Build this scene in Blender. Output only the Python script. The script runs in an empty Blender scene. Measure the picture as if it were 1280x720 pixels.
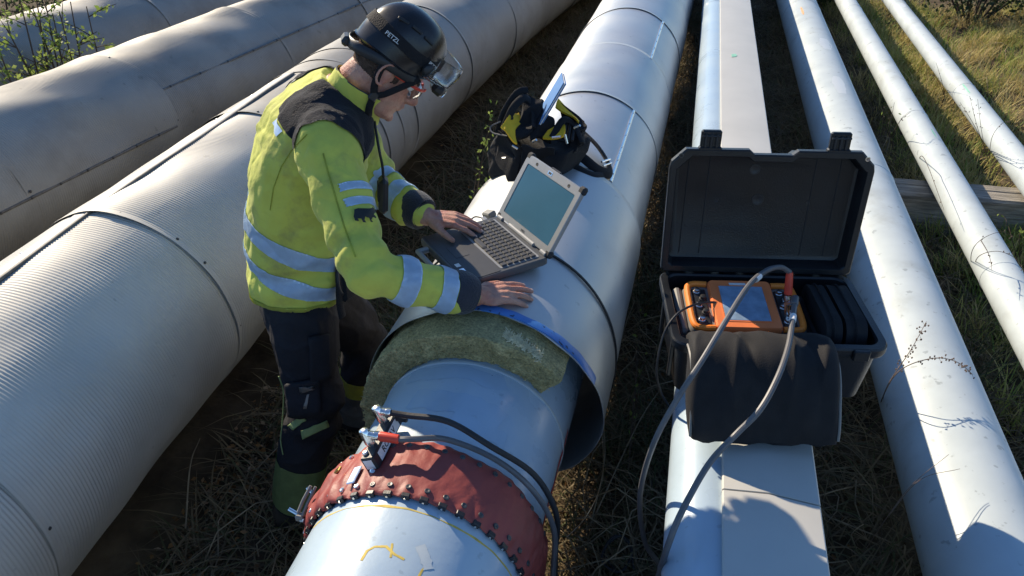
import bpy, bmesh, math, random
import numpy as np
from mathutils import Vector, Matrix, noise
random.seed(7); rng = np.random.default_rng(11)
R_ = math.radians
scene = bpy.context.scene
COL = scene.collection

# ------------------------------------------------------------------ camera
FPX, CXP, CYP, CAMH = 967.0, 640.0, 360.0, 2.15          # in pixels of the 1280x720 photograph
PITCH = math.atan2(640.0, FPX)
YAW = math.atan2((899.0-640.0)/FPX, math.cos(PITCH)+math.sin(PITCH)*640.0/FPX)
cam_d = bpy.data.cameras.new('camera'); cam = bpy.data.objects.new('camera', cam_d); COL.objects.link(cam)
cam.location = (0, 0, CAMH); cam.rotation_euler = (math.pi/2-PITCH, 0, YAW)
cam_d.sensor_width = 36.0; cam_d.lens = FPX/1280.0*36.0; cam_d.clip_start = 0.05; cam_d.clip_end = 2000
scene.camera = cam
# ------------------------------------------------------------------ sky, sun, exposure
SUNV = Vector((-1.0, 0.80, 0.74)).normalized()             # towards the sun
world = bpy.data.worlds.new('World'); scene.world = world; world.use_nodes = True
wn = world.node_tree; wn.nodes.clear()
wo = wn.nodes.new('ShaderNodeOutputWorld'); wb = wn.nodes.new('ShaderNodeBackground'); sk = wn.nodes.new('ShaderNodeTexSky')
sk.sky_type = 'NISHITA'; sk.sun_disc = False
sk.sun_elevation = math.asin(SUNV.z); sk.sun_rotation = math.atan2(SUNV.x, SUNV.y)
sk.air_density = 1.0; sk.dust_density = 0.0; sk.ozone_density = 6.0; sk.altitude = 200
wb.inputs['Strength'].default_value = 0.122
wn.links.new(sk.outputs[0], wb.inputs[0]); wn.links.new(wb.outputs[0], wo.inputs[0])
sun_d = bpy.data.lights.new('sun', 'SUN'); sun_d.energy = 5.0; sun_d.angle = R_(0.53); sun_d.color = (1.0, 0.85, 0.64)
sun = bpy.data.objects.new('sun', sun_d); COL.objects.link(sun)
sun.rotation_euler = SUNV.to_track_quat('Z', 'Y').to_euler(); sun.location = (-6, 3, 6)
scene.view_settings.view_transform = 'Standard'; scene.view_settings.look = 'None'
scene.view_settings.exposure = 0.54; scene.view_settings.gamma = 1.0; scene.view_settings.use_curve_mapping = False

# ------------------------------------------------------------------ pixel -> place (only gives directions; depth comes from what is touched)
_f0 = np.array([-math.sin(YAW), math.cos(YAW), 0]); _rt = np.array([math.cos(YAW), math.sin(YAW), 0])
_fw = _f0*math.cos(PITCH)+np.array([0, 0, -math.sin(PITCH)]); _up = _f0*math.sin(PITCH)+np.array([0, 0, math.cos(PITCH)])
_C = np.array([0, 0, CAMH])
def ray(u, v):
    d = _fw+_rt*(u-CXP)/FPX-_up*(v-CYP)/FPX
    return d/np.linalg.norm(d)
def onz(u, v, z):
    d = ray(u, v); return Vector(_C+d*((z-CAMH)/d[2]))
def ony(u, v, y):
    d = ray(u, v); return Vector(_C+d*(y/d[1]))

# ------------------------------------------------------------------ object helpers
ORG = {}
def link(o, parent=None):
    COL.objects.link(o)
    if parent is not None:
        o.parent = parent
    return o
def origin(o):
    return ORG.get(o.name, Vector((0, 0, 0)))
def thing(name, label, cat, loc=(0, 0, 0), group=None):
    o = bpy.data.objects.new(name, None); COL.objects.link(o); o.location = loc; o.empty_display_size = .05
    ORG[o.name] = Vector(loc); tag(o, label, cat, group); return o
def tag(o, label=None, cat=None, group=None, kind=None):
    if label: o['label'] = label
    if cat: o['category'] = cat
    if group: o['group'] = group
    if kind: o['kind'] = kind
    return o
def put(name, me, mats, parent=None, kind=None):
    """mesh in world coordinates -> object under parent"""
    for m in (mats if isinstance(mats, (list, tuple)) else [mats]): me.materials.append(m)
    o = bpy.data.objects.new(name, me)
    if parent is not None:
        og = origin(parent)
        if og.length > 0: me.transform(Matrix.Translation(-og))
    link(o, parent)
    if parent is not None: ORG[o.name] = origin(parent)
    if kind: o['kind'] = kind
    return o
def inst(name, me, parent, mw):
    """shared mesh data, placed by its own matrix"""
    o = bpy.data.objects.new(name, me); link(o, parent)
    o.matrix_local = Matrix.Translation(-origin(parent)) @ mw if parent is not None else mw
    return o
def frame(o, x=None, y=None, z=None):
    """matrix from origin and two axes (z kept, x projected)"""
    z = Vector(z).normalized(); x = Vector(x); x = (x-z*x.dot(z)).normalized(); y = z.cross(x)
    m = Matrix.Identity(4)
    for i in range(3): m[i][0], m[i][1], m[i][2], m[i][3] = x[i], y[i], z[i], o[i]
    return m

class MB:
    def __init__(s): s.v = []; s.f = []; s.mi = []; s.n = 0
    def add(s, v, f, mi=0):
        v = np.asarray(v, float).reshape(-1, 3)
        s.v.append(v); s.f += [tuple(i+s.n for i in q) for q in f]; s.mi += [mi]*len(f); s.n += len(v); return s
    def box(s, c, size, m=None, bev=.1, mi=0):
        """chamfered box; bev in metres (clipped)"""
        hx, hy, hz = size[0]/2, size[1]/2, size[2]/2; b = min(bev, hx*.9, hy*.9, hz*.9)
        vs = []; idx = {}
        for sx in (-1, 1):
            for sy in (-1, 1):
                for sz in (-1, 1):
                    for ax in range(3):
                        p = [sx*(hx-(b if ax != 0 else 0)), sy*(hy-(b if ax != 1 else 0)), sz*(hz-(b if ax != 2 else 0))]
                        idx[(sx, sy, sz, ax)] = len(vs); vs.append(p)
        fs = []
        def q(*k): fs.append([idx[i] for i in k])
        for ax in range(3):
            for sg in (-1, 1):
                o1, o2 = [(1, 2), (0, 2), (0, 1)][ax]
                ring = []
                for a, bb in ((-1, -1), (1, -1), (1, 1), (-1, 1)):
                    k = [0, 0, 0]; k[ax] = sg; k[o1] = a; k[o2] = bb; ring.append((k[0], k[1], k[2], ax))
                if (sg > 0) == (ax == 1): ring.reverse()
                q(*ring)
        for ax in range(3):
            o1, o2 = [(1, 2), (0, 2), (0, 1)][ax]
            for a in (-1, 1):
                for bb in (-1, 1):
                    k0 = [0, 0, 0]; k0[o1] = a; k0[o2] = bb; k1 = list(k0); k0[ax] = -1; k1[ax] = 1
                    q((*k0, o1), (*k1, o1), (*k1, o2), (*k0, o2))
        for sx in (-1, 1):
            for sy in (-1, 1):
                for sz in (-1, 1):
                    q((sx, sy, sz, 0), (sx, sy, sz, 1), (sx, sy, sz, 2))
        v = np.array(vs)
        if m is not None:
            A = np.array(m.to_3x3()); v = v@A.T + np.array(m.translation)
        return s.add(v+np.array(c), fs, mi)
    def loft(s, rings, cap=True, mi=0, closed=True):
        k = len(rings[0]); v = np.concatenate([np.asarray(r, float) for r in rings]); f = []
        for i in range(len(rings)-1):
            for j in range(k if closed else k-1):
                j2 = (j+1) % k
                f.append((i*k+j, i*k+j2, (i+1)*k+j2, (i+1)*k+j))
        if cap:
            f.append(tuple(range(k))[::-1]); f.append(tuple((len(rings)-1)*k+j for j in range(k)))
        return s.add(v, f, mi)
    def tube(s, pts, rad, seg=8, cap=True, mi=0, flat=1.0, ref=None):
        pts = [Vector(p) for p in pts]; n = len(pts)
        rad = [rad]*n if np.isscalar(rad) else list(rad)
        rings = []; prev = None
        for i, p in enumerate(pts):
            t = (pts[min(i+1, n-1)]-pts[max(i-1, 0)]).normalized()
            if prev is None:
                a = Vector(ref) if ref is not None else (Vector((0, 0, 1)) if abs(t.z) < .9 else Vector((1, 0, 0)))
                a = (a-t*a.dot(t)).normalized()
            else:
                a = (prev-t*prev.dot(t)).normalized()
            prev = a; b = t.cross(a)
            rings.append([p+(a*math.cos(w)*flat+b*math.sin(w))*rad[i] for w in [2*math.pi*k/seg for k in range(seg)]])
        return s.loft([np.array([tuple(q) for q in r]) for r in rings], cap, mi)
    def capsule(s, a, b, ra, rb, seg=14, mi=0):
        a, b = Vector(a), Vector(b); d = (b-a); L = d.length; d.normalize()
        pts = []; rr = []
        for k in range(5):
            w = math.pi/2*(1-k/4); pts.append(a-d*ra*math.sin(w)*.999); rr.append(max(ra*math.cos(w), ra*.04))
        for k in range(5):
            w = math.pi/2*k/4; pts.append(b+d*rb*math.sin(w)*.999); rr.append(max(rb*math.cos(w), rb*.04))
        return s.tube(pts, rr, seg, True, mi)
    def ball(s, c, r, m=None, seg=14, mi=0):
        r = (r, r, r) if np.isscalar(r) else r
        rings = []
        for i in range(1, seg//2+1):
            w = math.pi*i/(seg//2+1)
            rings.append(np.array([[math.sin(w)*math.cos(t), math.sin(w)*math.sin(t), -math.cos(w)] for t in np.linspace(0, 2*math.pi, seg, endpoint=False)])*np.array(r))
        if m is not None: rings = [q@np.array(m.to_3x3()).T for q in rings]
        return s.loft([q+np.array(c) for q in rings], True, mi)
    def lathe(s, prof, o, axis, seg=20, mi=0, ref=(0, 0, 1)):
        """prof: list of (along axis, radius)"""
        z = Vector(axis).normalized(); a = Vector(ref)
        if abs(a.normalized().dot(z)) > .95: a = Vector((1, 0, 0))
        a = (a-z*a.dot(z)).normalized(); b = z.cross(a); o = Vector(o)
        return s.loft([np.array([tuple(o+z*h+(a*math.cos(t)+b*math.sin(t))*max(r, 1e-4)) for t in np.linspace(0, 2*math.pi, seg, endpoint=False)]) for h, r in prof], True, mi)
    def prism(s, poly, m, h, mi=0):
        """2D polygon in m's xy plane, extruded along z by h"""
        k = len(poly); v = [m@Vector((x, y, 0)) for x, y in poly]+[m@Vector((x, y, h)) for x, y in poly]
        f = [tuple(range(k))[::-1], tuple(range(k, 2*k))]+[(i, (i+1) % k, k+(i+1) % k, k+i) for i in range(k)]
        return s.add([tuple(q) for q in v], f, mi)
    def mesh(s, name='m', smooth=True, angle=35):
        me = bpy.data.meshes.new(name)
        v = np.concatenate(s.v) if s.v else np.zeros((0, 3))
        me.from_pydata([], [], []) if False else None
        nf = len(s.f); lens = np.fromiter((len(q) for q in s.f), int, nf)
        me.vertices.add(len(v)); me.vertices.foreach_set('co', v.astype(np.float32).ravel())
        loops = np.fromiter((i for q in s.f for i in q), int)
        me.loops.add(len(loops)); me.loops.foreach_set('vertex_index', loops.astype(np.int32))
        me.polygons.add(nf); me.polygons.foreach_set('loop_start', np.r_[0, np.cumsum(lens)[:-1]].astype(np.int32))
        me.polygons.foreach_set('material_index', np.array(s.mi, np.int32))
        me.update(calc_edges=True); me.validate()
        me.polygons.foreach_set('use_smooth', np.full(len(me.polygons), smooth))
        if smooth and angle: me.set_sharp_from_angle(angle=R_(angle))
        bm = bmesh.new(); bm.from_mesh(me); bmesh.ops.recalc_face_normals(bm, faces=bm.faces); bm.to_mesh(me); bm.free()
        return me
    def build(s, name, mats, parent=None, smooth=True, angle=35, kind=None):
        return put(name, s.mesh(name, smooth, angle), mats, parent, kind)

def grid_mesh(P, name='m', closed_u=False, smooth=True):
    """P: (nv,nu,3) array of points -> quads, fast"""
    nv, nu = P.shape[:2]; me = bpy.data.meshes.new(name)
    i, j = np.meshgrid(np.arange(nv-1), np.arange(nu if closed_u else nu-1), indexing='ij'); j2 = (j+1) % nu
    q = np.stack([i*nu+j, i*nu+j2, (i+1)*nu+j2, (i+1)*nu+j], -1).reshape(-1, 4)
    me.vertices.add(nv*nu); me.vertices.foreach_set('co', P.reshape(-1).astype(np.float32))
    me.loops.add(q.size); me.loops.foreach_set('vertex_index', q.ravel().astype(np.int32))
    me.polygons.add(len(q)); me.polygons.foreach_set('loop_start', (np.arange(len(q))*4).astype(np.int32))
    me.update(calc_edges=True); me.polygons.foreach_set('use_smooth', np.full(len(q), smooth))
    return me
def catmull(pts, n=8):
    pts = [Vector(p) for p in pts]; out = []
    P = [pts[0]*2-pts[1]]+pts+[pts[-1]*2-pts[-2]]
    for i in range(1, len(P)-2):
        a, b, c, d = P[i-1:i+3]
        for k in range(n):
            t = k/n
            out.append(.5*((2*b)+(c-a)*t+(2*a-5*b+4*c-d)*t*t+(3*b-a-3*c+d)*t**3))
    out.append(pts[-1]); return out
def remesh(mb, voxel, smooth_it=4, name='m'):
    """union of overlapping closed pieces as one continuous skin"""
    me = mb.mesh('tmp', True, None); o = bpy.data.objects.new('tmp', me); COL.objects.link(o)
    md = o.modifiers.new('r', 'REMESH'); md.mode = 'VOXEL'; md.voxel_size = voxel
    if smooth_it:
        sm = o.modifiers.new('s', 'SMOOTH'); sm.iterations = smooth_it; sm.factor = .5
    dg = bpy.context.evaluated_depsgraph_get(); dg.update()
    out = bpy.data.meshes.new_from_object(o.evaluated_get(dg)); out.name = name
    bpy.data.objects.remove(o); bpy.data.meshes.remove(me)
    out.materials.clear()
    out.polygons.foreach_set('use_smooth', np.full(len(out.polygons), True)); return out
def displace(me, fn):
    n = len(me.vertices); co = np.empty(n*3, np.float32); me.vertices.foreach_get('co', co)
    no = np.empty(n*3, np.float32); me.vertex_normals.foreach_get('vector', no)
    co = co.reshape(-1, 3); no = no.reshape(-1, 3)
    co = co+no*fn(co)[:, None]; me.vertices.foreach_set('co', co.ravel().astype(np.float32)); me.update()
def vnoise(p, sc, seed=0.):
    """cheap smooth pseudo noise, vectorised, about -1..1"""
    x, y, z = (p[:, 0]*sc+seed, p[:, 1]*sc+seed*1.7, p[:, 2]*sc-seed*.6)
    return (np.sin(x*1.3+1.7*np.sin(y*.9+z*.7))+np.sin(y*1.9+1.3*np.sin(z*1.1+x*.6)+2.)+np.sin(z*1.6+1.5*np.sin(x*1.2-y*.8)+4.))/3
def pick(me, test, off=.0025, planes=(), name='patch'):
    """copy the faces of a garment that pass test(center), cut cleanly along planes, lifted off by off and given thickness"""
    bm = bmesh.new(); bm.from_mesh(me)
    for co, no in planes:
        bmesh.ops.bisect_plane(bm, geom=bm.verts[:]+bm.edges[:]+bm.faces[:], plane_co=co, plane_no=no, dist=1e-5)
    dele = [f for f in bm.faces if not test(f.calc_center_median())]
    bmesh.ops.delete(bm, geom=dele, context='FACES')
    bm.normal_update()
    for v in bm.verts: v.co += v.normal*off
    ex = bmesh.ops.extrude_face_region(bm, geom=bm.faces[:])
    bm.normal_update()
    for v in [g for g in ex['geom'] if isinstance(g, bmesh.types.BMVert)]: pass
    out = bpy.data.meshes.new(name); bm.to_mesh(out); bm.free()
    return out

# ------------------------------------------------------------------ materials
def mat(name, col, rough=.6, metal=0., var=.12, vscale=8., bump=0., bscale=60., spec=.5, col2=None, mix2=(.45, .6), s2=3., trans=0., ior=1.45, detail=6., rvar=0., coat=0., bdetail=4., sheen=0., stretch=None, speck=None):
    m = bpy.data.materials.new(name); m.use_nodes = True; nt = m.node_tree; N = nt.nodes; L = nt.links
    b = N['Principled BSDF']; b.inputs['Roughness'].default_value = rough; b.inputs['Metallic'].default_value = metal
    b.inputs['Specular IOR Level'].default_value = spec; b.inputs['IOR'].default_value = ior
    if trans: b.inputs['Transmission Weight'].default_value = trans
    if coat: b.inputs['Coat Weight'].default_value = coat; b.inputs['Coat Roughness'].default_value = .08
    if sheen: b.inputs['Sheen Weight'].default_value = sheen
    tc = N.new('ShaderNodeTexCoord'); mp = N.new('ShaderNodeMapping'); L.new(tc.outputs['Object'], mp.inputs['Vector'])
    if stretch: mp.inputs['Scale'].default_value = stretch
    n1 = N.new('ShaderNodeTexNoise'); n1.inputs['Scale'].default_value = vscale; n1.inputs['Detail'].default_value = detail
    L.new(mp.outputs[0], n1.inputs['Vector'])
    rmp = N.new('ShaderNodeMapRange'); rmp.inputs[1].default_value = .3; rmp.inputs[2].default_value = .7
    rmp.inputs[3].default_value = 1-var; rmp.inputs[4].default_value = 1+var; L.new(n1.outputs['Fac'], rmp.inputs[0])
    mul = N.new('ShaderNodeVectorMath'); mul.operation = 'SCALE'; L.new(rmp.outputs[0], mul.inputs['Scale'])
    if col2 is not None:
        n2 = N.new('ShaderNodeTexNoise'); n2.inputs['Scale'].default_value = s2; n2.inputs['Detail'].default_value = 8; n2.inputs['Roughness'].default_value = .65
        L.new(mp.outputs[0], n2.inputs['Vector'])
        r2 = N.new('ShaderNodeMapRange'); r2.inputs[1].default_value = mix2[0]; r2.inputs[2].default_value = mix2[1]; L.new(n2.outputs['Fac'], r2.inputs[0])
        mx = N.new('ShaderNodeMix'); mx.data_type = 'RGBA'; L.new(r2.outputs[0], mx.inputs['Factor'])
        mx.inputs[6].default_value = (*col, 1); mx.inputs[7].default_value = (*col2, 1); L.new(mx.outputs[2], mul.inputs[0])
    else:
        mul.inputs[0].default_value = col
    if speck:   # dirt spots and droppings: (scale, threshold, factor)
        ns = N.new('ShaderNodeTexNoise'); ns.inputs['Scale'].default_value = speck[0]; ns.inputs['Detail'].default_value = 3; L.new(mp.outputs[0], ns.inputs['Vector'])
        rs = N.new('ShaderNodeMapRange'); rs.inputs[1].default_value = speck[1]; rs.inputs[2].default_value = speck[1]+.05; rs.inputs[3].default_value = 1.; rs.inputs[4].default_value = speck[2]; L.new(ns.outputs['Fac'], rs.inputs[0])
        m2 = N.new('ShaderNodeVectorMath'); m2.operation = 'SCALE'; L.new(mul.outputs[0], m2.inputs[0]); L.new(rs.outputs[0], m2.inputs['Scale']); L.new(m2.outputs[0], b.inputs['Base Color'])
    else:
        L.new(mul.outputs[0], b.inputs['Base Color'])
    if rvar:
        rr = N.new('ShaderNodeMapRange'); rr.inputs[1].default_value = .3; rr.inputs[2].default_value = .7
        rr.inputs[3].default_value = max(.02, rough-rvar); rr.inputs[4].default_value = min(1, rough+rvar); L.new(n1.outputs['Fac'], rr.inputs[0]); L.new(rr.outputs[0], b.inputs['Roughness'])
    if bump:
        n3 = N.new('ShaderNodeTexNoise'); n3.inputs['Scale'].default_value = bscale; n3.inputs['Detail'].default_value = bdetail; L.new(mp.outputs[0], n3.inputs['Vector'])
        bp = N.new('ShaderNodeBump'); bp.inputs['Strength'].default_value = bump; bp.inputs['Distance'].default_value = .01; L.new(n3.outputs['Fac'], bp.inputs['Height']); L.new(bp.outputs[0], b.inputs['Normal'])
    return m
M = {}
M['soil'] = mat('soil', (.075, .056, .037), .95, var=.5, vscale=5, bump=1., bscale=25, col2=(.13, .10, .06), s2=1.5, spec=.1)
M['zinc'] = mat('weathered_zinc_sheet', (.54, .525, .47), .6, .05, var=.09, vscale=3, col2=(.42, .41, .37), mix2=(.5, .75), s2=2.2, rvar=.07, bump=.10, bscale=9, detail=9, speck=(24, .70, .82))
M['zinc_dull'] = mat('dull_zinc_sheet', (.30, .295, .27), .62, .05, var=.10, vscale=4, col2=(.21, .20, .18), mix2=(.48, .7), s2=1.7, rvar=.08, bump=.12, bscale=8, speck=(18, .69, .78))
M['alu'] = mat('smooth_aluminium_sheet', (.50, .505, .50), .42, .55, var=.05, vscale=4, rvar=.07, bump=.035, bscale=7, col2=(.43, .435, .435), mix2=(.5, .75), s2=3, speck=(30, .68, .8))
M['edgeblue'] = mat('blue_edge_band', (.06, .20, .52), .3, var=.1, vscale=20, speck=(60, .62, .15))
M['rail'] = mat('dark_seam_rail', (.15, .145, .135), .6, .2, var=.25, vscale=30)
M['steel'] = mat('bright_steel', (.75, .75, .74), .22, 1., var=.05, vscale=60, rvar=.06)
M['screw'] = mat('dark_screw', (.10, .10, .10), .45, .7, var=.2, vscale=50)
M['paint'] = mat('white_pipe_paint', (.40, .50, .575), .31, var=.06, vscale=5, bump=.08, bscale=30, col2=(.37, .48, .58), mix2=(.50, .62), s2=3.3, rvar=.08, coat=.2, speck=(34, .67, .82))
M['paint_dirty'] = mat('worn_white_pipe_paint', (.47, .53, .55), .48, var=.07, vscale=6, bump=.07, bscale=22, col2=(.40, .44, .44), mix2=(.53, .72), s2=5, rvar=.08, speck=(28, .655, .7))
M['beige'] = mat('beige_duct_paint', (.51, .50, .455), .42, var=.05, vscale=5, bump=.02, bscale=20)
M['wool'] = mat('mineral_wool', (.56, .47, .23), .95, var=.35, vscale=150, bump=1., bscale=230, spec=.1, col2=(.42, .36, .18), mix2=(.4, .65), s2=40, bdetail=8)
M['wool_sunlit'] = mat('sunlit_mineral_wool', (.80, .72, .48), .95, var=.2, vscale=60, bump=1., bscale=120, spec=.1)
M['leather'] = mat('red_leather', (.30, .060, .048), .55, var=.10, vscale=18, bump=.15, bscale=60, col2=(.21, .045, .038), mix2=(.45, .7), s2=7, rvar=.08)
M['black'] = mat('black_plastic', (.022, .022, .024), .42, var=.15, vscale=20, bump=.06, bscale=200)
M['black_soft'] = mat('black_rubber', (.025, .025, .027), .7, var=.2, vscale=20, bump=.1, bscale=150)
M['case'] = mat('black_case_plastic', (.013, .014, .016), .34, var=.12, vscale=12, bump=.12, bscale=260, rvar=.06)
M['fabric'] = mat('black_nylon', (.014, .0138, .015), .75, var=.2, vscale=25, bump=.12, bscale=320, sheen=.04, spec=.3)
M['fabric_dk'] = mat('dark_nylon', (.011, .011, .013), .8, var=.25, vscale=18, bump=.3, bscale=260, sheen=.04, spec=.3)
M['orange'] = mat('orange_plastic', (.84, .23, .075), .42, var=.06, vscale=15, bump=.03, bscale=90)
M['orange2'] = mat('amber_bumper', (.84, .235, .03), .45, var=.06, vscale=15)
M['greyplastic'] = mat('grey_plastic', (.20, .195, .18), .5, var=.1, vscale=20)
M['greycable'] = mat('grey_cable', (.115, .115, .12), .45, var=.1, vscale=30)
M['redboot'] = mat('red_rubber_boot', (.62, .055, .03), .4, var=.1, vscale=30)
M['red'] = mat('red_edge_paint', (.42, .05, .04), .5, var=.2, vscale=40)
M['white'] = mat('white_label', (.75, .75, .73), .5, var=.06, vscale=40)
M['ink'] = mat('black_ink', (.02, .02, .02), .6, var=.1)
M['yellowpaint'] = mat('yellow_marker', (.58, .43, .09), .7, var=.2, vscale=60)
M['clear'] = mat('clear_plastic', (.9, .93, .95), .05, trans=1., var=0., ior=1.3)
M['lappc'] = mat('grey_laptop_shell', (.30, .305, .31), .4, .25, var=.05, vscale=30)
M['lapdark'] = mat('dark_laptop_deck', (.075, .078, .083), .45, var=.08, vscale=30)
M['key'] = mat('black_key', (.05, .05, .053), .5, var=.1, vscale=60)
M['screen'] = mat('dim_screen', (.045, .125, .19), .22, var=.12, vscale=5, spec=.3)
M['bagyellow'] = mat('yellow_canvas', (.72, .46, .02), .7, var=.12, vscale=20, bump=.2, bscale=200)
M['blue'] = mat('blue_folder', (.10, .24, .52), .4, var=.08, vscale=12)
M['hivis'] = mat('hi_vis_cloth', (.54, .56, .09), .8, var=.12, vscale=9, bump=.55, bscale=24, bdetail=9, col2=(.30, .28, .085), mix2=(.52, .74), s2=7, sheen=.1)
M['reflect'] = mat('silver_reflective_tape', (.60, .75, .95), .34, .05, var=.08, vscale=40, bump=.06, bscale=300)
M['navy'] = mat('navy_cloth', (.020, .022, .033), .8, var=.3, vscale=10, bump=.4, bscale=220, sheen=.2, col2=(.035, .036, .045), mix2=(.5, .7), s2=6)
M['trouser'] = mat('black_work_cloth', (.011, .012, .017), .85, var=.3, vscale=10, bump=.6, bscale=26, bdetail=9, col2=(.020, .021, .027), mix2=(.5, .7), s2=6)
M['greenpatch'] = mat('green_patch', (.24, .32, .13), .75, var=.15, vscale=25, bump=.2, bscale=200)
M['greycloth'] = mat('grey_cloth', (.16, .16, .17), .8, var=.2, vscale=20, bump=.3, bscale=200)
M['helmet'] = mat('black_helmet_shell', (.014, .014, .016), .26, var=.1, vscale=20, rvar=.05)
M['skin'] = mat('skin', (.52, .28, .20), .52, var=.14, vscale=60, bump=.3, bscale=240, col2=(.44, .17, .12), mix2=(.42, .68), s2=22)
M['skin'].node_tree.nodes['Principled BSDF'].inputs['Subsurface Weight'].default_value = .12
M['skin'].node_tree.nodes['Principled BSDF'].inputs['Subsurface Radius'].default_value = (.012, .005, .003)
M['hair'] = mat('short_brown_hair', (.17, .11, .08), .85, var=.35, vscale=90, bump=.8, bscale=350)
M['wood'] = mat('weathered_timber', (.33, .30, .25), .85, var=.35, vscale=14, bump=.8, bscale=30, stretch=(.6, 6, 6), col2=(.20, .18, .15), mix2=(.4, .65), s2=9)
M['boot'] = mat('worn_boot_leather', (.035, .03, .026), .6, var=.3, vscale=20, bump=.2, bscale=90)
M['twig'] = mat('twig_bark', (.075, .05, .034), .85, var=.3, vscale=40)
M['straw'] = mat('dry_straw', (.24, .19, .12), .85, var=.35, vscale=12)
M['flower'] = mat('dry_seed_head', (.17, .12, .09), .9, var=.3, vscale=40)
def leafmat(name, cols, rough=.6, trans=.3):
    """colour differs from blade to blade through a stored attribute"""
    m = bpy.data.materials.new(name); m.use_nodes = True; nt = m.node_tree; b = nt.nodes['Principled BSDF']
    b.inputs['Roughness'].default_value = rough; b.inputs['Specular IOR Level'].default_value = .25
    at = nt.nodes.new('ShaderNodeAttribute'); at.attribute_name = 'tint'
    rp = nt.nodes.new('ShaderNodeValToRGB'); el = rp.color_ramp.elements
    el[0].position = 0; el[0].color = (*cols[0], 1); el[1].position = 1; el[1].color = (*cols[-1], 1)
    for i, c in enumerate(cols[1:-1]): e = el.new((i+1)/(len(cols)-1)); e.color = (*c, 1)
    nt.links.new(at.outputs['Fac'], rp.inputs[0]); nt.links.new(rp.outputs[0], b.inputs['Base Color'])
    if trans:
        tr = nt.nodes.new('ShaderNodeBsdfTranslucent'); nt.links.new(rp.outputs[0], tr.inputs[0])
        mx = nt.nodes.new('ShaderNodeMixShader'); mx.inputs[0].default_value = trans
        nt.links.new(b.outputs[0], mx.inputs[1]); nt.links.new(tr.outputs[0], mx.inputs[2]); nt.links.new(mx.outputs[0], nt.nodes['Material Output'].inputs[0])
    return m
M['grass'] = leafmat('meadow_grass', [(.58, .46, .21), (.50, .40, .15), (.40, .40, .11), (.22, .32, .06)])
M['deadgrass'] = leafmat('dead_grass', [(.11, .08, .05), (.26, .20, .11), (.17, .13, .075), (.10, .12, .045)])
M['leaf'] = leafmat('young_leaves', [(.10, .17, .03), (.22, .30, .06), (.30, .36, .10)], trans=.45)
M['leafdark'] = leafmat('dark_leaves', [(.03, .045, .018), (.05, .07, .025), (.075, .075, .03)], trans=.2)
M['litter'] = leafmat('leaf_litter', [(.10, .055, .025), (.30, .15, .05), (.40, .30, .20)], trans=.1)
# ================================================================== ground
def tri_mesh(name, V, T, tint=None):
    me = bpy.data.meshes.new(name)
    me.vertices.add(len(V)); me.vertices.foreach_set('co', V.astype(np.float32).ravel())
    me.loops.add(T.size); me.loops.foreach_set('vertex_index', T.astype(np.int32).ravel())
    me.polygons.add(len(T)); me.polygons.foreach_set('loop_start', (np.arange(len(T))*3).astype(np.int32))
    me.update(calc_edges=True)
    if tint is not None:
        a = me.attributes.new('tint', 'FLOAT', 'POINT'); a.data.foreach_set('value', tint.astype(np.float32))
    return me
def blades(name, base, h, w, lean, mat_, tint, bend=1.0, parent=None):
    n = len(base); az = rng.uniform(0, 2*np.pi, n); d = np.stack([np.cos(az), np.sin(az), np.zeros(n)], 1)
    s = np.stack([-np.sin(az), np.cos(az), np.zeros(n)], 1)*(w/2)[:, None]
    up = np.array([0, 0, 1.])
    V = np.empty((n, 7, 3))
    for k, t in enumerate((0, .4, .75)):
        p = base+up*(h*t*(1-.25*t*lean))[:, None]+d*(h*lean*t**(1+bend*.8))[:, None]
        V[:, 2*k] = p-s*(1-.3*t); V[:, 2*k+1] = p+s*(1-.3*t)
    V[:, 6] = base+up*(h*(1-.3*lean))[:, None]+d*(h*lean)[:, None]
    T0 = np.array([[0, 1, 3], [0, 3, 2], [2, 3, 5], [2, 5, 4], [4, 5, 6]])
    T = (T0[None]+(np.arange(n)*7)[:, None, None]).reshape(-1, 3)
    me = tri_mesh(name, V.reshape(-1, 3), T, np.repeat(tint, 7))
    return put(name, me, mat_, parent, kind='stuff')
def gheight(x, y):
    return .03*np.sin(x*1.7+y*.6)+.025*np.sin(y*2.3-x*1.1+1)+.012*np.sin(x*6.1+2*np.sin(y*4.7))+.010*np.sin(y*7.3+1.5*np.sin(x*5.9))
def axis_coords():
    a = np.r_[np.linspace(-400, -30, 12), np.linspace(-29, -6.2, 20), np.linspace(-6, 6, 161), np.linspace(6.2, 29, 20), np.linspace(30, 400, 12)]
    return a
gx = axis_coords(); gy = axis_coords()+5
X, Y = np.meshgrid(gx, gy); Z = gheight(X, Y)-.03
Z += np.where(X > 2.2, np.clip((X-2.2)*.05, 0, .35), 0)
ground = put('ground', grid_mesh(np.stack([X, Y, Z], -1), 'ground'), M['soil'], None, 'structure')
def gz(x, y): return gheight(x, y)-.03+np.where(x > 2.2, np.clip((x-2.2)*.05, 0, .35), 0)
def scatter(n, x0, x1, y0, y1, pw=1.0):
    x = rng.uniform(x0, x1, n); y = y0+(y1-y0)*rng.uniform(0, 1, n)**pw
    return np.stack([x, y, gz(x, y)-.01], 1)
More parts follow.
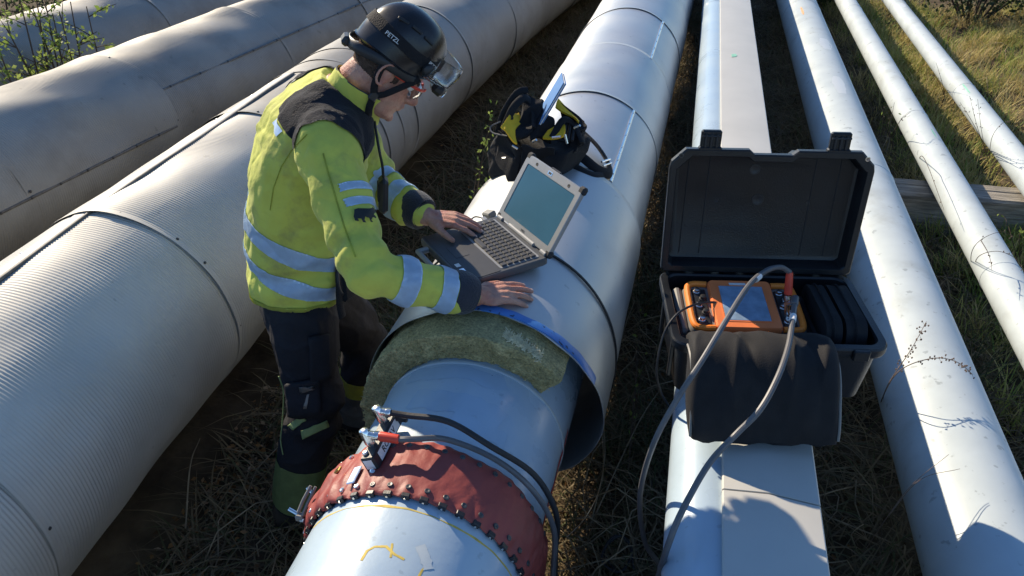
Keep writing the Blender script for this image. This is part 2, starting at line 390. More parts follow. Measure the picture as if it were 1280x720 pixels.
# sunny meadow on the right, tufted
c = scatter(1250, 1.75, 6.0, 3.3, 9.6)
c = np.concatenate([c, scatter(230, 1.45, 1.95, 2.2, 11)])
k = rng.integers(28, 60, len(c)); base = np.repeat(c, k, 0)+np.c_[rng.normal(0, .055, (k.sum(), 2)), np.zeros(k.sum())]
base[:, 2] = gz(base[:, 0], base[:, 1])-.01; n = len(base)
tint = np.clip(np.repeat(rng.uniform(.0, .95, len(c))**1.2, k)+rng.normal(0, .18, n), 0, 1)
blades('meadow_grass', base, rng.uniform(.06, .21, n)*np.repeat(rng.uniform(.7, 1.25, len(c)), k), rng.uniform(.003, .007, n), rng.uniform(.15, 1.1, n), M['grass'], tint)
tag(bpy.data.objects['meadow_grass'], 'sunlit dry yellow and green grass beside the thinnest white pipes', 'grass', kind='stuff')
# dead grass in the shaded strips between the pipes
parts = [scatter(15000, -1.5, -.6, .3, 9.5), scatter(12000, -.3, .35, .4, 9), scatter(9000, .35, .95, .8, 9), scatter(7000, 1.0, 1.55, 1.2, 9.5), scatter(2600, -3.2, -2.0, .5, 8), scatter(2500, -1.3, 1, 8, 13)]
base = np.concatenate(parts); n = len(base)
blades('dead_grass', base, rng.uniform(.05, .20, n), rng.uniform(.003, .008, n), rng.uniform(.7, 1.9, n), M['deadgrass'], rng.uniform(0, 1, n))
tag(bpy.data.objects['dead_grass'], 'flattened dead brown grass in the shade between pipes', 'grass', kind='stuff')
# green tufts near the tool bag
c = np.array([[-1.12, 3.0], [-1.0, 3.3], [-.95, 2.7], [-1.2, 3.6], [-1.0, 3.9], [-.88, 4.4], [-1.15, 2.55], [1.3, 2.1], [1.25, 2.9], [1.7, 3.6], [.0, 3.1], [-.03, 2.2]])
c = np.c_[c, gz(c[:, 0], c[:, 1])-.01]; k = np.full(len(c), 110); base = np.repeat(c, k, 0)+np.c_[rng.normal(0, .09, (k.sum(), 2)), np.zeros(k.sum())]; n = len(base)
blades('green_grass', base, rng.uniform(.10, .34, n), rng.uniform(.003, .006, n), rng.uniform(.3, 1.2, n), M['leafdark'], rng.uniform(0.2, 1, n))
tag(bpy.data.objects['green_grass'], 'dim green grass tufts growing between worker pipe and neighbours', 'grass', kind='stuff')
# long fallen stems
mb = MB()
for i in range(560):
    reg = random.choice([(-1.5, -.75, .4, 6), (-.15, .1, .6, 6), (.45, .85, .9, 6), (1.1, 1.45, 1.3, 6), (-1.4, -.8, .4, 2.5), (-.15, .1, .6, 2.), (2.2, 4.5, 4, 9)])
    x, y = random.uniform(reg[0], reg[1]), random.uniform(reg[2], reg[3]); a = random.uniform(0, 6.28); L = random.uniform(.15, .55); hh = random.uniform(.02, .16)
    p = [Vector((x+math.cos(a)*L*(t-.5)+.04*math.sin(t*5+i), y+math.sin(a)*L*(t-.5)+.04*math.cos(t*4+i), float(gz(np.array(x), np.array(y)))+.02+hh*math.sin(t*math.pi)*random.uniform(.6, 1.2))) for t in (0, .25, .5, .75, 1)]
    mb.tube(p, random.uniform(.0010, .0030), 4)
tag(mb.build('fallen_stems', M['straw'], None, kind='stuff'), 'thin dry fallen stems lying over the dark ground', 'stems')
# leaf litter
def leaves(name, base, size, mat_, tint, parent=None, kind='stuff', up=.4):
    n = len(base); a = rng.normal(0, 1, (n, 3)); a[:, 2] *= up; a /= np.linalg.norm(a, axis=1)[:, None]
    r = rng.normal(0, 1, (n, 3)); b = np.cross(a, r); b /= np.linalg.norm(b, axis=1)[:, None]; nn = np.cross(a, b)
    s = size[:, None]
    V = np.stack([base, base+a*s*.5+b*s*.3+nn*s*.06, base+a*s, base+a*s*.5-b*s*.3+nn*s*.06, base+a*s*.5-nn*s*.03], 1)
    T0 = np.array([[0, 1, 4], [1, 2, 4], [2, 3, 4], [3, 0, 4]])
    T = (T0[None]+(np.arange(n)*5)[:, None, None]).reshape(-1, 3)
    return put(name, tri_mesh(name, V.reshape(-1, 3), T, np.repeat(tint, 5)), mat_, parent, kind)
b1 = scatter(1000, -1.6, -.7, .4, 5); b2 = scatter(900, -1.55, -1.28, .7, 2.2); b3 = scatter(1500, -.3, 1.5, .5, 6)  # middle batch beside the ribbed pipe is tinted brighter, sunlight put in its colour
base = np.concatenate([b1, b2, b3]); base[:, 2] += rng.uniform(.02, .07, len(base))
tag(leaves('leaf_litter', base, rng.uniform(.010, .030, len(base)), M['litter'], np.r_[rng.uniform(0, .45, len(b1)), rng.uniform(.2, 1, len(b2)), rng.uniform(0, .4, len(b3))]), 'brown fallen leaves scattered under the pipes', 'leaves')

# ================================================================== pipes
def bolt_mesh(r=.006, h=.005, m=None):
    mb = MB(); mb.lathe([(-.002, r*1.5), (.001, r*1.5), (.0012, r), (h, r*.85), (h+.001, r*.4)], (0, 0, 0), (0, 0, 1), 6)
    me = mb.mesh('bolt'); me.materials.append(m or M['screw']); return me
BOLT = bolt_mesh(.005, .004); SMALL = bolt_mesh(.0038, .003); RIVET = bolt_mesh(.0045, .003, M['steel'])
def on_pipe(ax, z, R, y, th):
    """point and outward normal; th from the top towards +x"""
    n = Vector((math.sin(th), 0, math.cos(th))); return Vector((ax(y), y, z))+n*R, n
def sheet(ax, z, R, y0, y1, pitch=0, amp=0., nth=80, dent=.003, seed=0., lip=.004, dents=()):
    step = pitch/4 if pitch else .03
    ys = np.unique(np.r_[np.arange(y0, y1, step), y1, y0+.010, y0+.012])
    th = np.linspace(0, 2*np.pi, nth, endpoint=False)
    Yg, Tg = np.meshgrid(ys, th, indexing='ij')
    r = R+lip*np.where(Yg < y0+.011, 1., np.clip(1-(Yg-y0)/.25, 0, 1)*.5)
    P0 = np.stack([np.sin(Tg)*R*2.2, Yg*1.4, np.cos(Tg)*R*2.2], -1).reshape(-1, 3)
    dn = vnoise(P0, 2.6, seed).reshape(r.shape)*dent+vnoise(P0, 6.5, seed+3).reshape(r.shape)*dent*.4
    for (dy, dt, sy, st, dd) in dents:
        dn -= dd*np.exp(-((Yg-dy)/sy)**2-((Tg-dt+np.pi) % (2*np.pi)-np.pi)**2/st**2)
    if pitch:
        fade = np.clip((Yg-y0-.012)/.02, 0, 1)*np.clip((y1-Yg)/.01, 0, 1)
        am = np.clip(.85+.75*vnoise(P0, 3.7, seed+8).reshape(r.shape), .12, 1.5)
        r = r+amp*am*np.sin(2*np.pi*Yg/pitch+.5*vnoise(P0, 5., seed+2).reshape(r.shape))*fade
    r = r+dn
    return grid_mesh(np.stack([ax(Yg)+r*np.sin(Tg), Yg, z+r*np.cos(Tg)], -1), 'cladding_sheet', True)
def strip_on(ax, z, R, th, y0, y1, w, h, name, m, parent, wav=0.):
    n = max(2, int((y1-y0)/.05)); mb = MB(); rings = []
    for i in range(n+1):
        y = y0+(y1-y0)*i/n; p, nn = on_pipe(ax, z, R, y, th+wav*math.sin(y*5)); t = Vector((nn.z, 0, -nn.x))
        rings.append(np.array([tuple(p+t*a+nn*b) for a, b in ((-w/2, -.004), (-w/2, h*.7), (-w/2+.003, h), (w/2-.003, h), (w/2, h*.7), (w/2, -.004))]))
    mb.loft(rings); return mb.build(name, m, parent)
def bolts_on(ax, z, R, th, ys, parent, me=None, name='screw', h=0.):
    for y in ys:
        p, nn = on_pipe(ax, z, R+h, y, th); inst(name, me or BOLT, parent, frame(p, x=(0, 1, 0), z=nn))
def ring_bolts(ax, z, R, y, ths, parent, me=None, name='screw'):
    for t in ths:
        p, nn = on_pipe(ax, z, R, y, t); inst(name, me or BOLT, parent, frame(p, x=(0, 1, 0), z=nn))

# -- the three ribbed pipes on the left
axL = lambda y: -1.825-.064*y+.013*y*y
ax2 = lambda y: -3.72+.165*y
ax1 = lambda y: -4.86+.165*y
PT = .0122
t = thing('ribbed_pipe', 'big zinc clad ribbed pipe directly behind the worker, long dark seam along its crown', 'pipe', (axL(2.), 2., 0))
seams = [-.6, .02, 1.02, 2.02, 3.02, 3.62, 3.83, 4.04, 5.06, 6.09, 7.1, 8.1, 9.1, 10.1, 11.1, 12.1]
for i in range(len(seams)-1):
    rib = seams[i+1] <= 3.3
    dn = [(1.45, .75, .22, .16, .012), (1.25, 1.1, .12, .1, .006)] if i == 2 else ([(.6, .7, .15, .2, .010)] if i == 1 else ())
    put('cladding_sheet', sheet(axL, .468, .405+.0015*(i % 2), seams[i], seams[i+1]+.03, PT if rib else 0, .0017, 96, .009 if rib else .006, i*1.7, .006 if rib else .005, dn), M['zinc'] if rib else M['zinc_dull'], t)
strip_on(axL, .468, .411, R_(-9), -.5, 3.6, .010, .006, 'seam_rail', M['rail'], t, .02)
strip_on(axL, .468, .409, R_(-14), -.5, 3.6, .05, .005, 'seam_flashing', M['zinc'], t, .02)
for s in (.02, 1.02, 2.02, 3.02): ring_bolts(axL, .468, .412, s+.022, [R_(a+random.uniform(-6, 6)) for a in (6, 33, 58, 88)], t, SMALL)
bolts_on(axL, .468, .410, R_(-17), np.arange(.2, 3.5, .17)+rng.uniform(-.04, .04, 20)[:len(np.arange(.2, 3.5, .17))], t, RIVET, h=.002)
t = thing('ribbed_pipe', 'dented ribbed zinc pipe with two screwed side rails, behind the pipe at the worker', 'pipe', (ax2(3.), 3., 0))
seams = [-.6, .55, 1.6, 2.65, 3.6, 4.7, 5.7, 6.65, 7.6, 8.6, 9.6, 10.6, 11.6]
for i in range(len(seams)-1):
    dn = [(2.9, .55, .18, .2, .014), (3.2, 1.2, .2, .15, .012)] if i == 3 else ([(2.0, 1.25, .25, .12, .012)] if i == 2 else ())
    put('cladding_sheet', sheet(ax2, .475, .40+.0015*(i % 2), seams[i], seams[i+1]+.03, PT if seams[i] < 4.8 else 0, .0016, 72, .015, 9+i*1.3, .006, dn), M['zinc_dull'], t)
strip_on(ax2, .475, .402, R_(84), 1.6, 3.6, .012, .007, 'seam_rail', M['rail'], t)
bolts_on(ax2, .475, .408, R_(84), np.arange(1.7, 3.6, .16), t)
strip_on(ax2, .475, .402, R_(55), 3.62, 7.5, .010, .006, 'seam_rail', M['rail'], t)
bolts_on(ax2, .475, .407, R_(55), np.arange(3.7, 7.5, .24), t)
for s in (1.6, 2.65, 3.6): ring_bolts(ax2, .475, .405, s+.02, [R_(a) for a in (10, 35, 80)], t)
t = thing('ribbed_pipe', 'outermost ribbed zinc pipe below the budding bush, farthest from the worker', 'pipe', (ax1(3.), 3., 0))
seams = [-.6, .5, 1.6, 2.75, 3.9, 5.05, 6.2, 7.4, 8.6, 9.8]
for i in range(len(seams)-1):
    put('cladding_sheet', sheet(ax1, .49, .385+.0015*(i % 2), seams[i], seams[i+1]+.03, PT if seams[i] < 4.5 else 0, .0016, 64, .012, 21+i*1.1, .006), M['zinc_dull'], t)

# -- the pipe under test
M['darkpaint'] = mat('darker_pipe_paint', (.36, .47, .57), .16, var=.08, vscale=8, bump=.05, bscale=30)
axM = lambda y: -.485+.025*y
ZM, RB, RC = .63, .254, .335
t = thing('insulated_pipe', 'pipe under test, smooth metal cladding stripped back to bare pale paint', 'pipe', (axM(1.5), 1.5, 0)); PIPE = t
ys = np.arange(-.6, 1.95, .05); th = np.linspace(0, 2*np.pi, 96, endpoint=False); Yg, Tg = np.meshgrid(ys, th, indexing='ij')
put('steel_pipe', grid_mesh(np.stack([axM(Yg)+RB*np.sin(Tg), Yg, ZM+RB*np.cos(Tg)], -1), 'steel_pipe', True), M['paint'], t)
def pipe_band(y0, y1, h, name, m, R=RB, a0=-180, a1=180, parent=t, wob=0., n=96, lowf=9):
    rings = []; mb = MB()
    for i in range(n+1):
        a = R_(a0+(a1-a0)*i/n); w1 = wob*(math.sin(a*lowf)+.5*math.sin(a*23+1)); w2 = wob*(math.sin(a*7+2)+.5*math.sin(a*31))
        q = []
        for y, r in ((y0+w1, R-.002), (y0+w1, R+h*.8), (y0+w1+.001, R+h), (y1+w2-.001, R+h), (y1+w2, R+h*.8), (y1+w2, R-.002)):
            q.append((axM(y)+r*math.sin(a), y, ZM+r*math.cos(a)))
        rings.append(np.array(q))
    mb.loft(rings, cap=(a1-a0 < 359)); return mb.build(name, m, parent)
pipe_band(1.494, 1.504, .0025, 'weld_seam', M['paint_dirty'], wob=.0006)
pipe_band(1.0075, 1.0115, .0005, 'marker_line', M['yellowpaint'], a0=-58, a1=100, wob=.0012)
# torn edge of primer along the flank
mb = MB(); rings = []
for i in range(60):
    y = .95+i*.0105; a0 = R_(88+1.2*math.sin(i*.5)); rings.append(np.array([(axM(y)+(RB+.001)*math.sin(a0+d), y, ZM+(RB+.001)*math.cos(a0+d)) for d in (0, .035, .07)]))
mb.loft(rings, cap=False, closed=False); mb.build('red_primer_edge', M['red'], t)
# hand-drawn yellow figures on the bare paint
def on_bare(th, y, R): return Vector((axM(y)+R*math.sin(R_(th)), y, ZM+R*math.cos(R_(th))))
def brush(pts, w, name, m, R=RB+.001, parent=t):
    mb = MB(); P = [(a, y) for a, y in pts]; fine = []
    for i in range(len(P)-1):
        for k in range(5): fine.append((P[i][0]+(P[i+1][0]-P[i][0])*k/5, P[i][1]+(P[i+1][1]-P[i][1])*k/5))
    fine.append(P[-1]); rings = []
    for i, (a, y) in enumerate(fine):
        a2, y2 = fine[min(i+1, len(fine)-1)]; a1, y1 = fine[max(i-1, 0)]
        dx = (a2-a1)*math.pi/180*R; dy = y2-y1; L = math.hypot(dx, dy) or 1; ww = w*(.8+.35*random.random())
        oa, oy = -dy/L*ww/2/R*180/math.pi, dx/L*ww/2
        rings.append(np.array([tuple(on_bare(a-oa, y-oy, R)), tuple(on_bare(a, y, R+.0003)), tuple(on_bare(a+oa, y+oy, R))]))
    mb.loft(rings, cap=False, closed=False); return mb.build(name, m, parent)
brush([(-7, .872), (-6.5, .895), (-4, .907), (1, .912), (6, .899), (11, .894)], .0055, 'marker_figure', M['yellowpaint'], RB+.0003)
brush([(3, .922), (4, .907), (5, .89)], .0045, 'marker_figure', M['yellowpaint'], RB+.0003)
brush([(22, .905), (20, .885), (19.5, .862)], .005, 'marker_figure', M['yellowpaint'], RB+.0003)
brush([(15, .935), (19, .915), (22.5, .893)], .022, 'bare_patch', M['paint_dirty'], RB+.0006)
# mineral wool mantle: thick ring, open to the right
def wool_ring(y0, y1, r0, r1, a0, a1, name, m, parent, rough=.006, seed=0.):
    na, nr, ny = 150, 12, 14; mb = MB()
    prof = [(y0, r0+(r1-r0)*k/nr) for k in range(nr+1)]+[(y0+(y1-y0)*k/ny, r1) for k in range(1, ny+1)]+[(y1, r1+(r0-r1)*k/3) for k in range(1, 4)]
    rings = []
    for i in range(na+1):
        a = R_(a0+(a1-a0)*i/na); q = np.array([(axM(y)+r*math.sin(a), y, ZM+r*math.cos(a)) for y, r in prof])
        nz = np.array([noise.noise(Vector(p)*26+Vector((seed, 0, 0)))+.7*noise.noise(Vector(p)*70) for p in q])*rough
        rad = np.array([math.sin(a), 0, math.cos(a)]); q[:, 1] += -nz*1.0; q += np.outer(nz*np.linspace(.1, 1, len(prof)), rad)
        rings.append(q)
    mb.loft(rings); return mb.build(name, m, parent, angle=60)
w = wool_ring(1.515, 1.80, RB+.002, RC-.006, -168, 47, 'mineral_wool', M['wool'], t, rough=.010)
mb = MB()
for i in range(2600):
    a = random.uniform(-120, 46); rr_ = random.choice([RB+.004+random.random()*(RC-RB-.012)]*3+[RC-.008]); y = 1.515-.004 if rr_ < RC-.009 else random.uniform(1.515, 1.60); p = on_bare(a, y, rr_); d = Vector((random.gauss(0, 1), random.gauss(0, .6)-.5, random.gauss(0, 1))).normalized()
    mb.tube([p, p+d*random.uniform(.004, .011)], [.0012, .0005], 3)
put('loose_fibres', mb.mesh(), M['wool'], w, 'stuff')
brush([(-38, 1.47), (-20, 1.455), (0, 1.462), (16, 1.45), (24, 1.47)], .055, 'dark_patch', M['darkpaint'], RB+.0005)  # darker, bluer, glossier patches on the pipe beside the wool
brush([(-25, 1.36), (-5, 1.345), (14, 1.352), (30, 1.335)], .07, 'dark_patch', M['darkpaint'], RB+.0007)
brush([(4, 1.30), (22, 1.285), (36, 1.29)], .05, 'dark_patch', M['darkpaint'], RB+.0009)
# ragged torn strip on the wool crown, sunlight painted in as pale colour
mb = MB()
for i in range(520):
    a = random.uniform(14, 33); y = 1.553-(a-14)*.0010+random.gauss(0, .009); p = on_bare(a, y, RC-.004); d = Vector((random.gauss(0, 1), random.gauss(0, 1), random.gauss(0, .5))).normalized()
    mb.tube([p-d*.006, p+d*.006+Vector((0, 0, .004))], [.0016, .0007], 3)
put('sunlit_torn_fibres', mb.mesh(), M['wool_sunlit'], w, 'stuff')
# cladding sheets of the tested pipe
def thick_sheet(R, y0, y1, seed, name='cladding_sheet', m=M['alu'], nth=120, tk=.0016, ragged=0., flare=0., parent=t, dent=.0030, lap=0.):
    th = np.linspace(0, 2*np.pi, nth, endpoint=False); ys = np.unique(np.r_[np.linspace(y0, y1, max(3, int((y1-y0)/.03))), y0+.006, y0+.012])
    Yg, Tg = np.meshgrid(ys, th, indexing='ij'); P0 = np.stack([np.sin(Tg)*R*2, Yg*1.3, np.cos(Tg)*R*2], -1).reshape(-1, 3)
    r = R+dent*vnoise(P0, 2.3, seed).reshape(Yg.shape)+dent*.5*vnoise(P0, 6., seed+5).reshape(Yg.shape)+.0025*(Yg < y0+.007)
    if flare: r = r+flare*np.clip(1-(Yg-y0)/.3, 0, 1)**2*np.exp(-((Tg-1.75)/.75)**2)
    if lap: r = r-lap*np.clip(1-(Yg-y0)/.35, 0, 1)*np.clip((Tg-1.6)/.9, 0, 1)*np.clip((4.0-Tg)/.6, 0, 1)
    yy = Yg+ragged*(np.sin(Tg*5+seed)+.4*np.sin(Tg*17))*np.clip(1-(Yg-y0)/.08, 0, 1)
    O = np.stack([axM(yy)+r*np.sin(Tg), yy, ZM+r*np.cos(Tg)], -1); I = np.stack([axM(yy)+(r-tk)*np.sin(Tg), yy, ZM+(r-tk)*np.cos(Tg)], -1)
    P = np.concatenate([O, I[::-1], O[:1]], 0)
    return put(name, grid_mesh(P, name, True), m, parent)
thick_sheet(RC+.010, 1.600, 2.60, 1.0, ragged=.005, flare=.0, lap=.062)
for i, (y0, y1) in enumerate([(2.57, 3.41), (3.38, 4.19), (4.16, 4.97), (4.94, 5.74), (5.71, 6.52), (6.49, 7.3), (7.27, 8.1), (8.07, 8.9), (8.87, 9.7), (9.67, 10.5), (10.47, 11.3), (11.27, 12.1)]):
    thick_sheet(RC-.002+.0025*(i % 2), y0, y1, 3+i*2.1)
for y0, y1 in ((2.63, 3.38), (4.17, 4.93), (5.8, 6.5)):
    strip_on(axM, ZM, RC, R_(38), y0, y1, .014, .005, 'cover_strip', M['steel'], t); bolts_on(axM, ZM, RC+.004, R_(38), np.arange(y0+.06, y1, .13), t, RIVET, 'rivet')
pipe_band(1.6035, 1.634, .0012, 'edge_band', M['edgeblue'], R=RC+.0138, a0=-9, a1=64, wob=.0022, lowf=5)  # blue semi-gloss band with dark flecks along the cladding lip
# black binding strap, slightly skewed
mb = MB(); rings = []
for i in range(97):
    a = R_(-180+360*i/96); y = 1.90+.10*math.cos(a-R_(-20))*.8; r = RC+.0125
    rings.append(np.array([(axM(y)+(r+b)*math.sin(a), y+c, ZM+(r+b)*math.cos(a)) for b, c in ((-.003, -.004), (.002, -.004), (.002, .004), (-.003, .004))]))
mb.loft(rings, cap=False); mb.build('binding_strap', M['black_soft'], t)
# wire end hanging from the cladding mouth
p = catmull([on_pipe(axM, ZM, RC+.012, 1.62, R_(95))[0], Vector((-.085, 1.58, .45)), Vector((-.12, 1.54, .33)), Vector((-.17, 1.50, .27))], 6)
MB().tube(p, .0018, 5).build('loose_wire', M['steel'], t)

# -- right hand pipes
def plain_pipe(x, z, R, y0, y1, label, m, rings_=(), slope=0.):
    t = thing('painted_pipe', label, 'pipe', (x, 2, 0)); ys = np.arange(y0, y1, .1); th = np.linspace(0, 2*np.pi, 56, endpoint=False)
    Yg, Tg = np.meshgrid(ys, th, indexing='ij'); P0 = np.stack([np.sin(Tg), Yg*.5, np.cos(Tg)], -1).reshape(-1, 3)
    r = R+.0006*vnoise(P0, 3, x).reshape(Yg.shape)
    put('pipe_wall', grid_mesh(np.stack([x+r*np.sin(Tg), Yg, z+r*np.cos(Tg)], -1), 'pipe_wall', True), m, t)
    for y in rings_:
        mb = MB(); mb.lathe([(-.006, R-.003), (-.005, R+.0008), (-.002, R+.0022), (.002, R+.0022), (.005, R+.0008), (.006, R-.003)], (x, y, z), (0, 1, 0), 48); mb.build('weld_seam', m, t)
    return t
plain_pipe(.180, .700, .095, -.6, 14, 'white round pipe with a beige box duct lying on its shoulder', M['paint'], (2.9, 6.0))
P3 = plain_pipe(.968, .363, .163, -.6, 15, 'thick white painted pipe beside the open black case', M['paint_dirty'], (3.9, 7.4))
P4 = plain_pipe(1.494, .285, .085, -.6, 16, 'slim white pipe crossing the grey timber sleeper, next to the thick white pipe', M['paint_dirty'], (3.3, 5.2, 8))
P5 = plain_pipe(1.964, .275, .075, -.6, 16, 'slimmest white pipe bordering the sunny meadow', M['paint_dirty'], (3.6, 5.9, 8.4))
def smear(t, x, z, R, th, y, w, L, name, m, n=10):
    mb = MB(); rings = []
    for i in range(n+1):
        yy = y+L*i/n; ww = w*(.5+.5*math.sin(math.pi*min(1, max(0, i/n))))*(.8+.3*random.random())/R
        rings.append(np.array([(x+(R+.0009)*math.sin(th+d*ww), yy, z+(R+.0009)*math.cos(th+d*ww)) for d in (-.5, -.17, .17, .5)]))
    mb.loft(rings, cap=False, closed=False); mb.build(name, m, t)
M['greenmark'] = mat('green_chalk', (.25, .55, .42), .7, var=.2, vscale=40); M['orangemark'] = mat('orange_chalk', (.72, .42, .22), .7, var=.3, vscale=40)
M['patchwhite'] = mat('fresh_white_patch', (.56, .60, .61), .35, var=.03)
smear(P3, .968, .363, .163, R_(8), 5.9, .09, .28, 'touch_up_patch', M['patchwhite']); smear(P3, .968, .363, .163, R_(2), 4.95, .08, .33, 'touch_up_patch', M['patchwhite'])
smear(P3, .968, .363, .163, R_(-20), 6.9, .02, .25, 'orange_mark', M['orangemark']); smear(P3, .968, .363, .163, R_(25), 7.7, .02, .2, 'orange_mark', M['orangemark'])
smear(P4, 1.494, .285, .085, R_(10), 4.75, .012, .13, 'green_mark', M['greenmark']); smear(P5, 1.964, .275, .075, R_(-25), 5.7, .012, .2, 'green_mark', M['greenmark']); smear(P5, 1.964, .275, .075, R_(20), 4.4, .02, .08, 'orange_mark', M['orangemark'])
smear(P5, 1.964, .275, .075, R_(-10), 8.1, .05, .15, 'touch_up_patch', M['patchwhite'])
# -- beige box duct
t = thing('cable_duct', 'beige creased sheet metal box duct carrying the black case', 'duct', (.31, 2, 0))
for y0, y1, dz in ((-.6, 1.28, 0), (1.284, 5.03, .0012), (5.034, 8.6, 0), (8.604, 14, .001)):
    mb = MB(); prof = [(.201, .790), (.201, .803), (.204, .806), (.300, .8155), (.411, .803), (.414, .800), (.414, .700), (.402, .690), (.402, .788)]
    mb.loft([np.array([(x, y, z+dz) for x, z in prof]) for y in (y0, y1)]); mb.build('duct_cover', M['beige'], t, angle=20)
mb = MB(); mb.loft([np.array([(x, y, z) for x, z in ((.29, .50), (.29, .788), (.400, .788), (.400, .50))]) for y in (-.6, 14)]); mb.build('duct_trough', M['beige'], t, angle=20)
brush_g = MB(); brush_g.prism([(-.012, -.03), (.010, -.024), (.018, 0), (.008, .03), (-.014, .022)], frame((.275, 4.6, .8155), x=(1, 0, .09), z=(-.09, 0, 1)), .0012); brush_g.build('green_mark', M['greenmark'], t)
# -- timber sleeper and end block
def beam(a, b, w, h, name, label):
    a, b = Vector(a), Vector(b); d = (b-a).normalized(); s = d.cross(Vector((0, 0, 1))).normalized(); mb = MB(); rings = []
    prof = [(-w/2, -h), (-w/2, -.012), (-w/2+.012, 0), (-.02, .003), (-.012, -.008), (-.004, .002), (w/2-.012, 0), (w/2, -.014), (w/2, -h)]
    n = 26
    for i in range(n+1):
        p = a+(b-a)*(i/n); rings.append(np.array([tuple(p+s*(x+.004*noise.noise(Vector((i*.3, x*20, z*20))))+Vector((0, 0, z+.004*noise.noise(Vector((i*.4+9, x*30, z*9)))))) for x, z in prof]))
    mb.loft(rings); return tag(mb.build(name, M['wood'], None, angle=30), label, 'sleeper')
beam((1.27, 4.40, .198), (2.6, 4.44, .198), .21, .24, 'timber_sleeper', 'weathered grey timber sleeper under the two slimmest white pipes')
# ================================================================== sensor collar strapped round the bare pipe
def rrect(w, d, r, n=5, z=0.):
    out = []
    for cx, cy, a0 in ((w/2-r, d/2-r, 0), (-w/2+r, d/2-r, 90), (-w/2+r, -d/2+r, 180), (w/2-r, -d/2+r, 270)):
        for k in range(n+1): a = R_(a0+90*k/n); out.append((cx+r*math.cos(a), cy+r*math.sin(a), z))
    return np.array(out)
def xf(pts, m): A = np.array(m.to_3x3()); return np.asarray(pts)@A.T+np.array(m.translation)
t = thing('sensor_collar', 'red leather sensor collar with snap studs clamped round the bare pipe', 'collar', (axM(1.12), 1.12, ZM)); COLLAR = t
na, ny = 300, 22; prof = np.linspace(0, 1, ny); rings = []; mb = MB()
for i in range(na):
    a = 2*math.pi*i/na-math.pi; deg = math.degrees(a); wr = .22+.95*max(0., math.exp(-((deg+52)/30)**2), math.exp(-((deg-86)/22)**2)*.8)
    y0 = 1.033+.0012*math.sin(a*41); y1 = 1.192+.003*math.sin(a*9+1)+.001*math.sin(a*41+.5); q = []
    for side in (1, 0):
        for v in (prof if side else prof[::-1]):
            y = y0+(y1-y0)*v
            puff = (.008+.014*math.exp(-((deg+66)/24)**2)+.012*math.exp(-((deg-88)/34)**2))*math.sin(math.pi*v)**.5+wr*(.007*noise.noise(Vector((a*9, v*2.2, 1)))+.005*noise.noise(Vector((a*22, v*4, 5))))+.0014*math.cos(a*41)*(math.exp(-((v-.1)/.12)**2)+math.exp(-((v-.9)/.12)**2))
            r = RB+.010+puff-(0 if side else .004)
            q.append((axM(y)+r*math.sin(a), y, ZM+r*math.cos(a)))
    rings.append(np.array(q))
rings.append(rings[0]); mb.loft(rings, cap=False); mb.build('leather_sleeve', M['leather'], t, angle=70)
stud = MB(); stud.lathe([(-.004, .0066), (.0003, .0066), (.0013, .0055), (.0014, .0035), (.0008, .0025)], (0, 0, 0), (0, 0, 1), 14); stud_shaded = stud.mesh('stud'); stud_shaded.materials.append(M['screw'])
stud_lit = stud_shaded.copy(); stud_lit.materials.clear(); stud_lit.materials.append(M['steel'])
mod = MB(); mod.box((0, -.004, .004), (.027, .017, .018), None, .002, 0); mod.lathe([(-.0125, .004), (-.016, .004), (-.0165, .002)], (0, -.001, .004), (0, 1, 0), 8, 1); mod.box((0, .004, -.006), (.016, .02, .006), None, .001, 0)
modm = mod.mesh('probe_module'); modm.materials.append(M['black']); modm.materials.append(M['steel'])
for i in range(41):
    a = 2*math.pi*(i+.5)/41-math.pi; deg = math.degrees(a)
    lit = deg < -22  # bright steel studs on the sunny flank, dark ones elsewhere: light set by material
    for y, rr in ((1.054, .0175+.008*math.exp(-((deg+66)/24)**2)+.006*math.exp(-((deg-88)/34)**2)), (1.172, .0175+.008*math.exp(-((deg+66)/24)**2)+.006*math.exp(-((deg-88)/34)**2))):
        if deg > -140 and deg < 140:
            p, nn = on_pipe(axM, ZM, RB+rr, y, a); inst('snap_stud', stud_lit if lit else stud_shaded, t, frame(p, x=(0, 1, 0), z=nn))
    if -140 < deg < 140:
        p, nn = on_pipe(axM, ZM, RB+.006, 1.0375, a); tt = Vector((nn.z, 0, -nn.x)); inst('probe_module', modm, t, frame(p, x=tt, z=nn)@Matrix.Scale(.68, 4))
# junction box on the collar
TH = R_(-22); p, nn = on_pipe(axM, ZM, RB+.034, 1.175, TH); tt = Vector((nn.z, 0, -nn.x))
BM = frame(p, x=tt, z=nn)
jb = MB().box((0, 0, 0), (.034, .155, .036), BM, .003).build('junction_box', M['black'], t)
MB().prism([(-.055, -.012), (.06, -.012), (.06, .012), (-.055, .012)], frame(BM@Vector((.0172, 0, 0)), x=(0, 1, 0), z=tt), .0006).build('side_label', M['white'], jb)
MB().prism([(-.011, -.013), (.011, -.013), (.011, .012), (-.011, .012)], frame(BM@Vector((0, -.0777, .001)), x=tt, z=(0, -1, 0)), .0006).build('end_label', M['white'], jb)
def text(body, m4, size, name, mtl, parent, ext=.0004, align='CENTER'):
    cu = bpy.data.curves.new('t', 'FONT'); cu.body = body; cu.size = size; cu.extrude = ext; cu.align_x = align; cu.align_y = 'CENTER'; cu.resolution_u = 2
    o = bpy.data.objects.new('t', cu); COL.objects.link(o); dg = bpy.context.evaluated_depsgraph_get(); dg.update()
    me = bpy.data.meshes.new_from_object(o.evaluated_get(dg)); bpy.data.objects.remove(o); me.transform(m4); me.materials.clear()
    return put(name, me, mtl, parent)
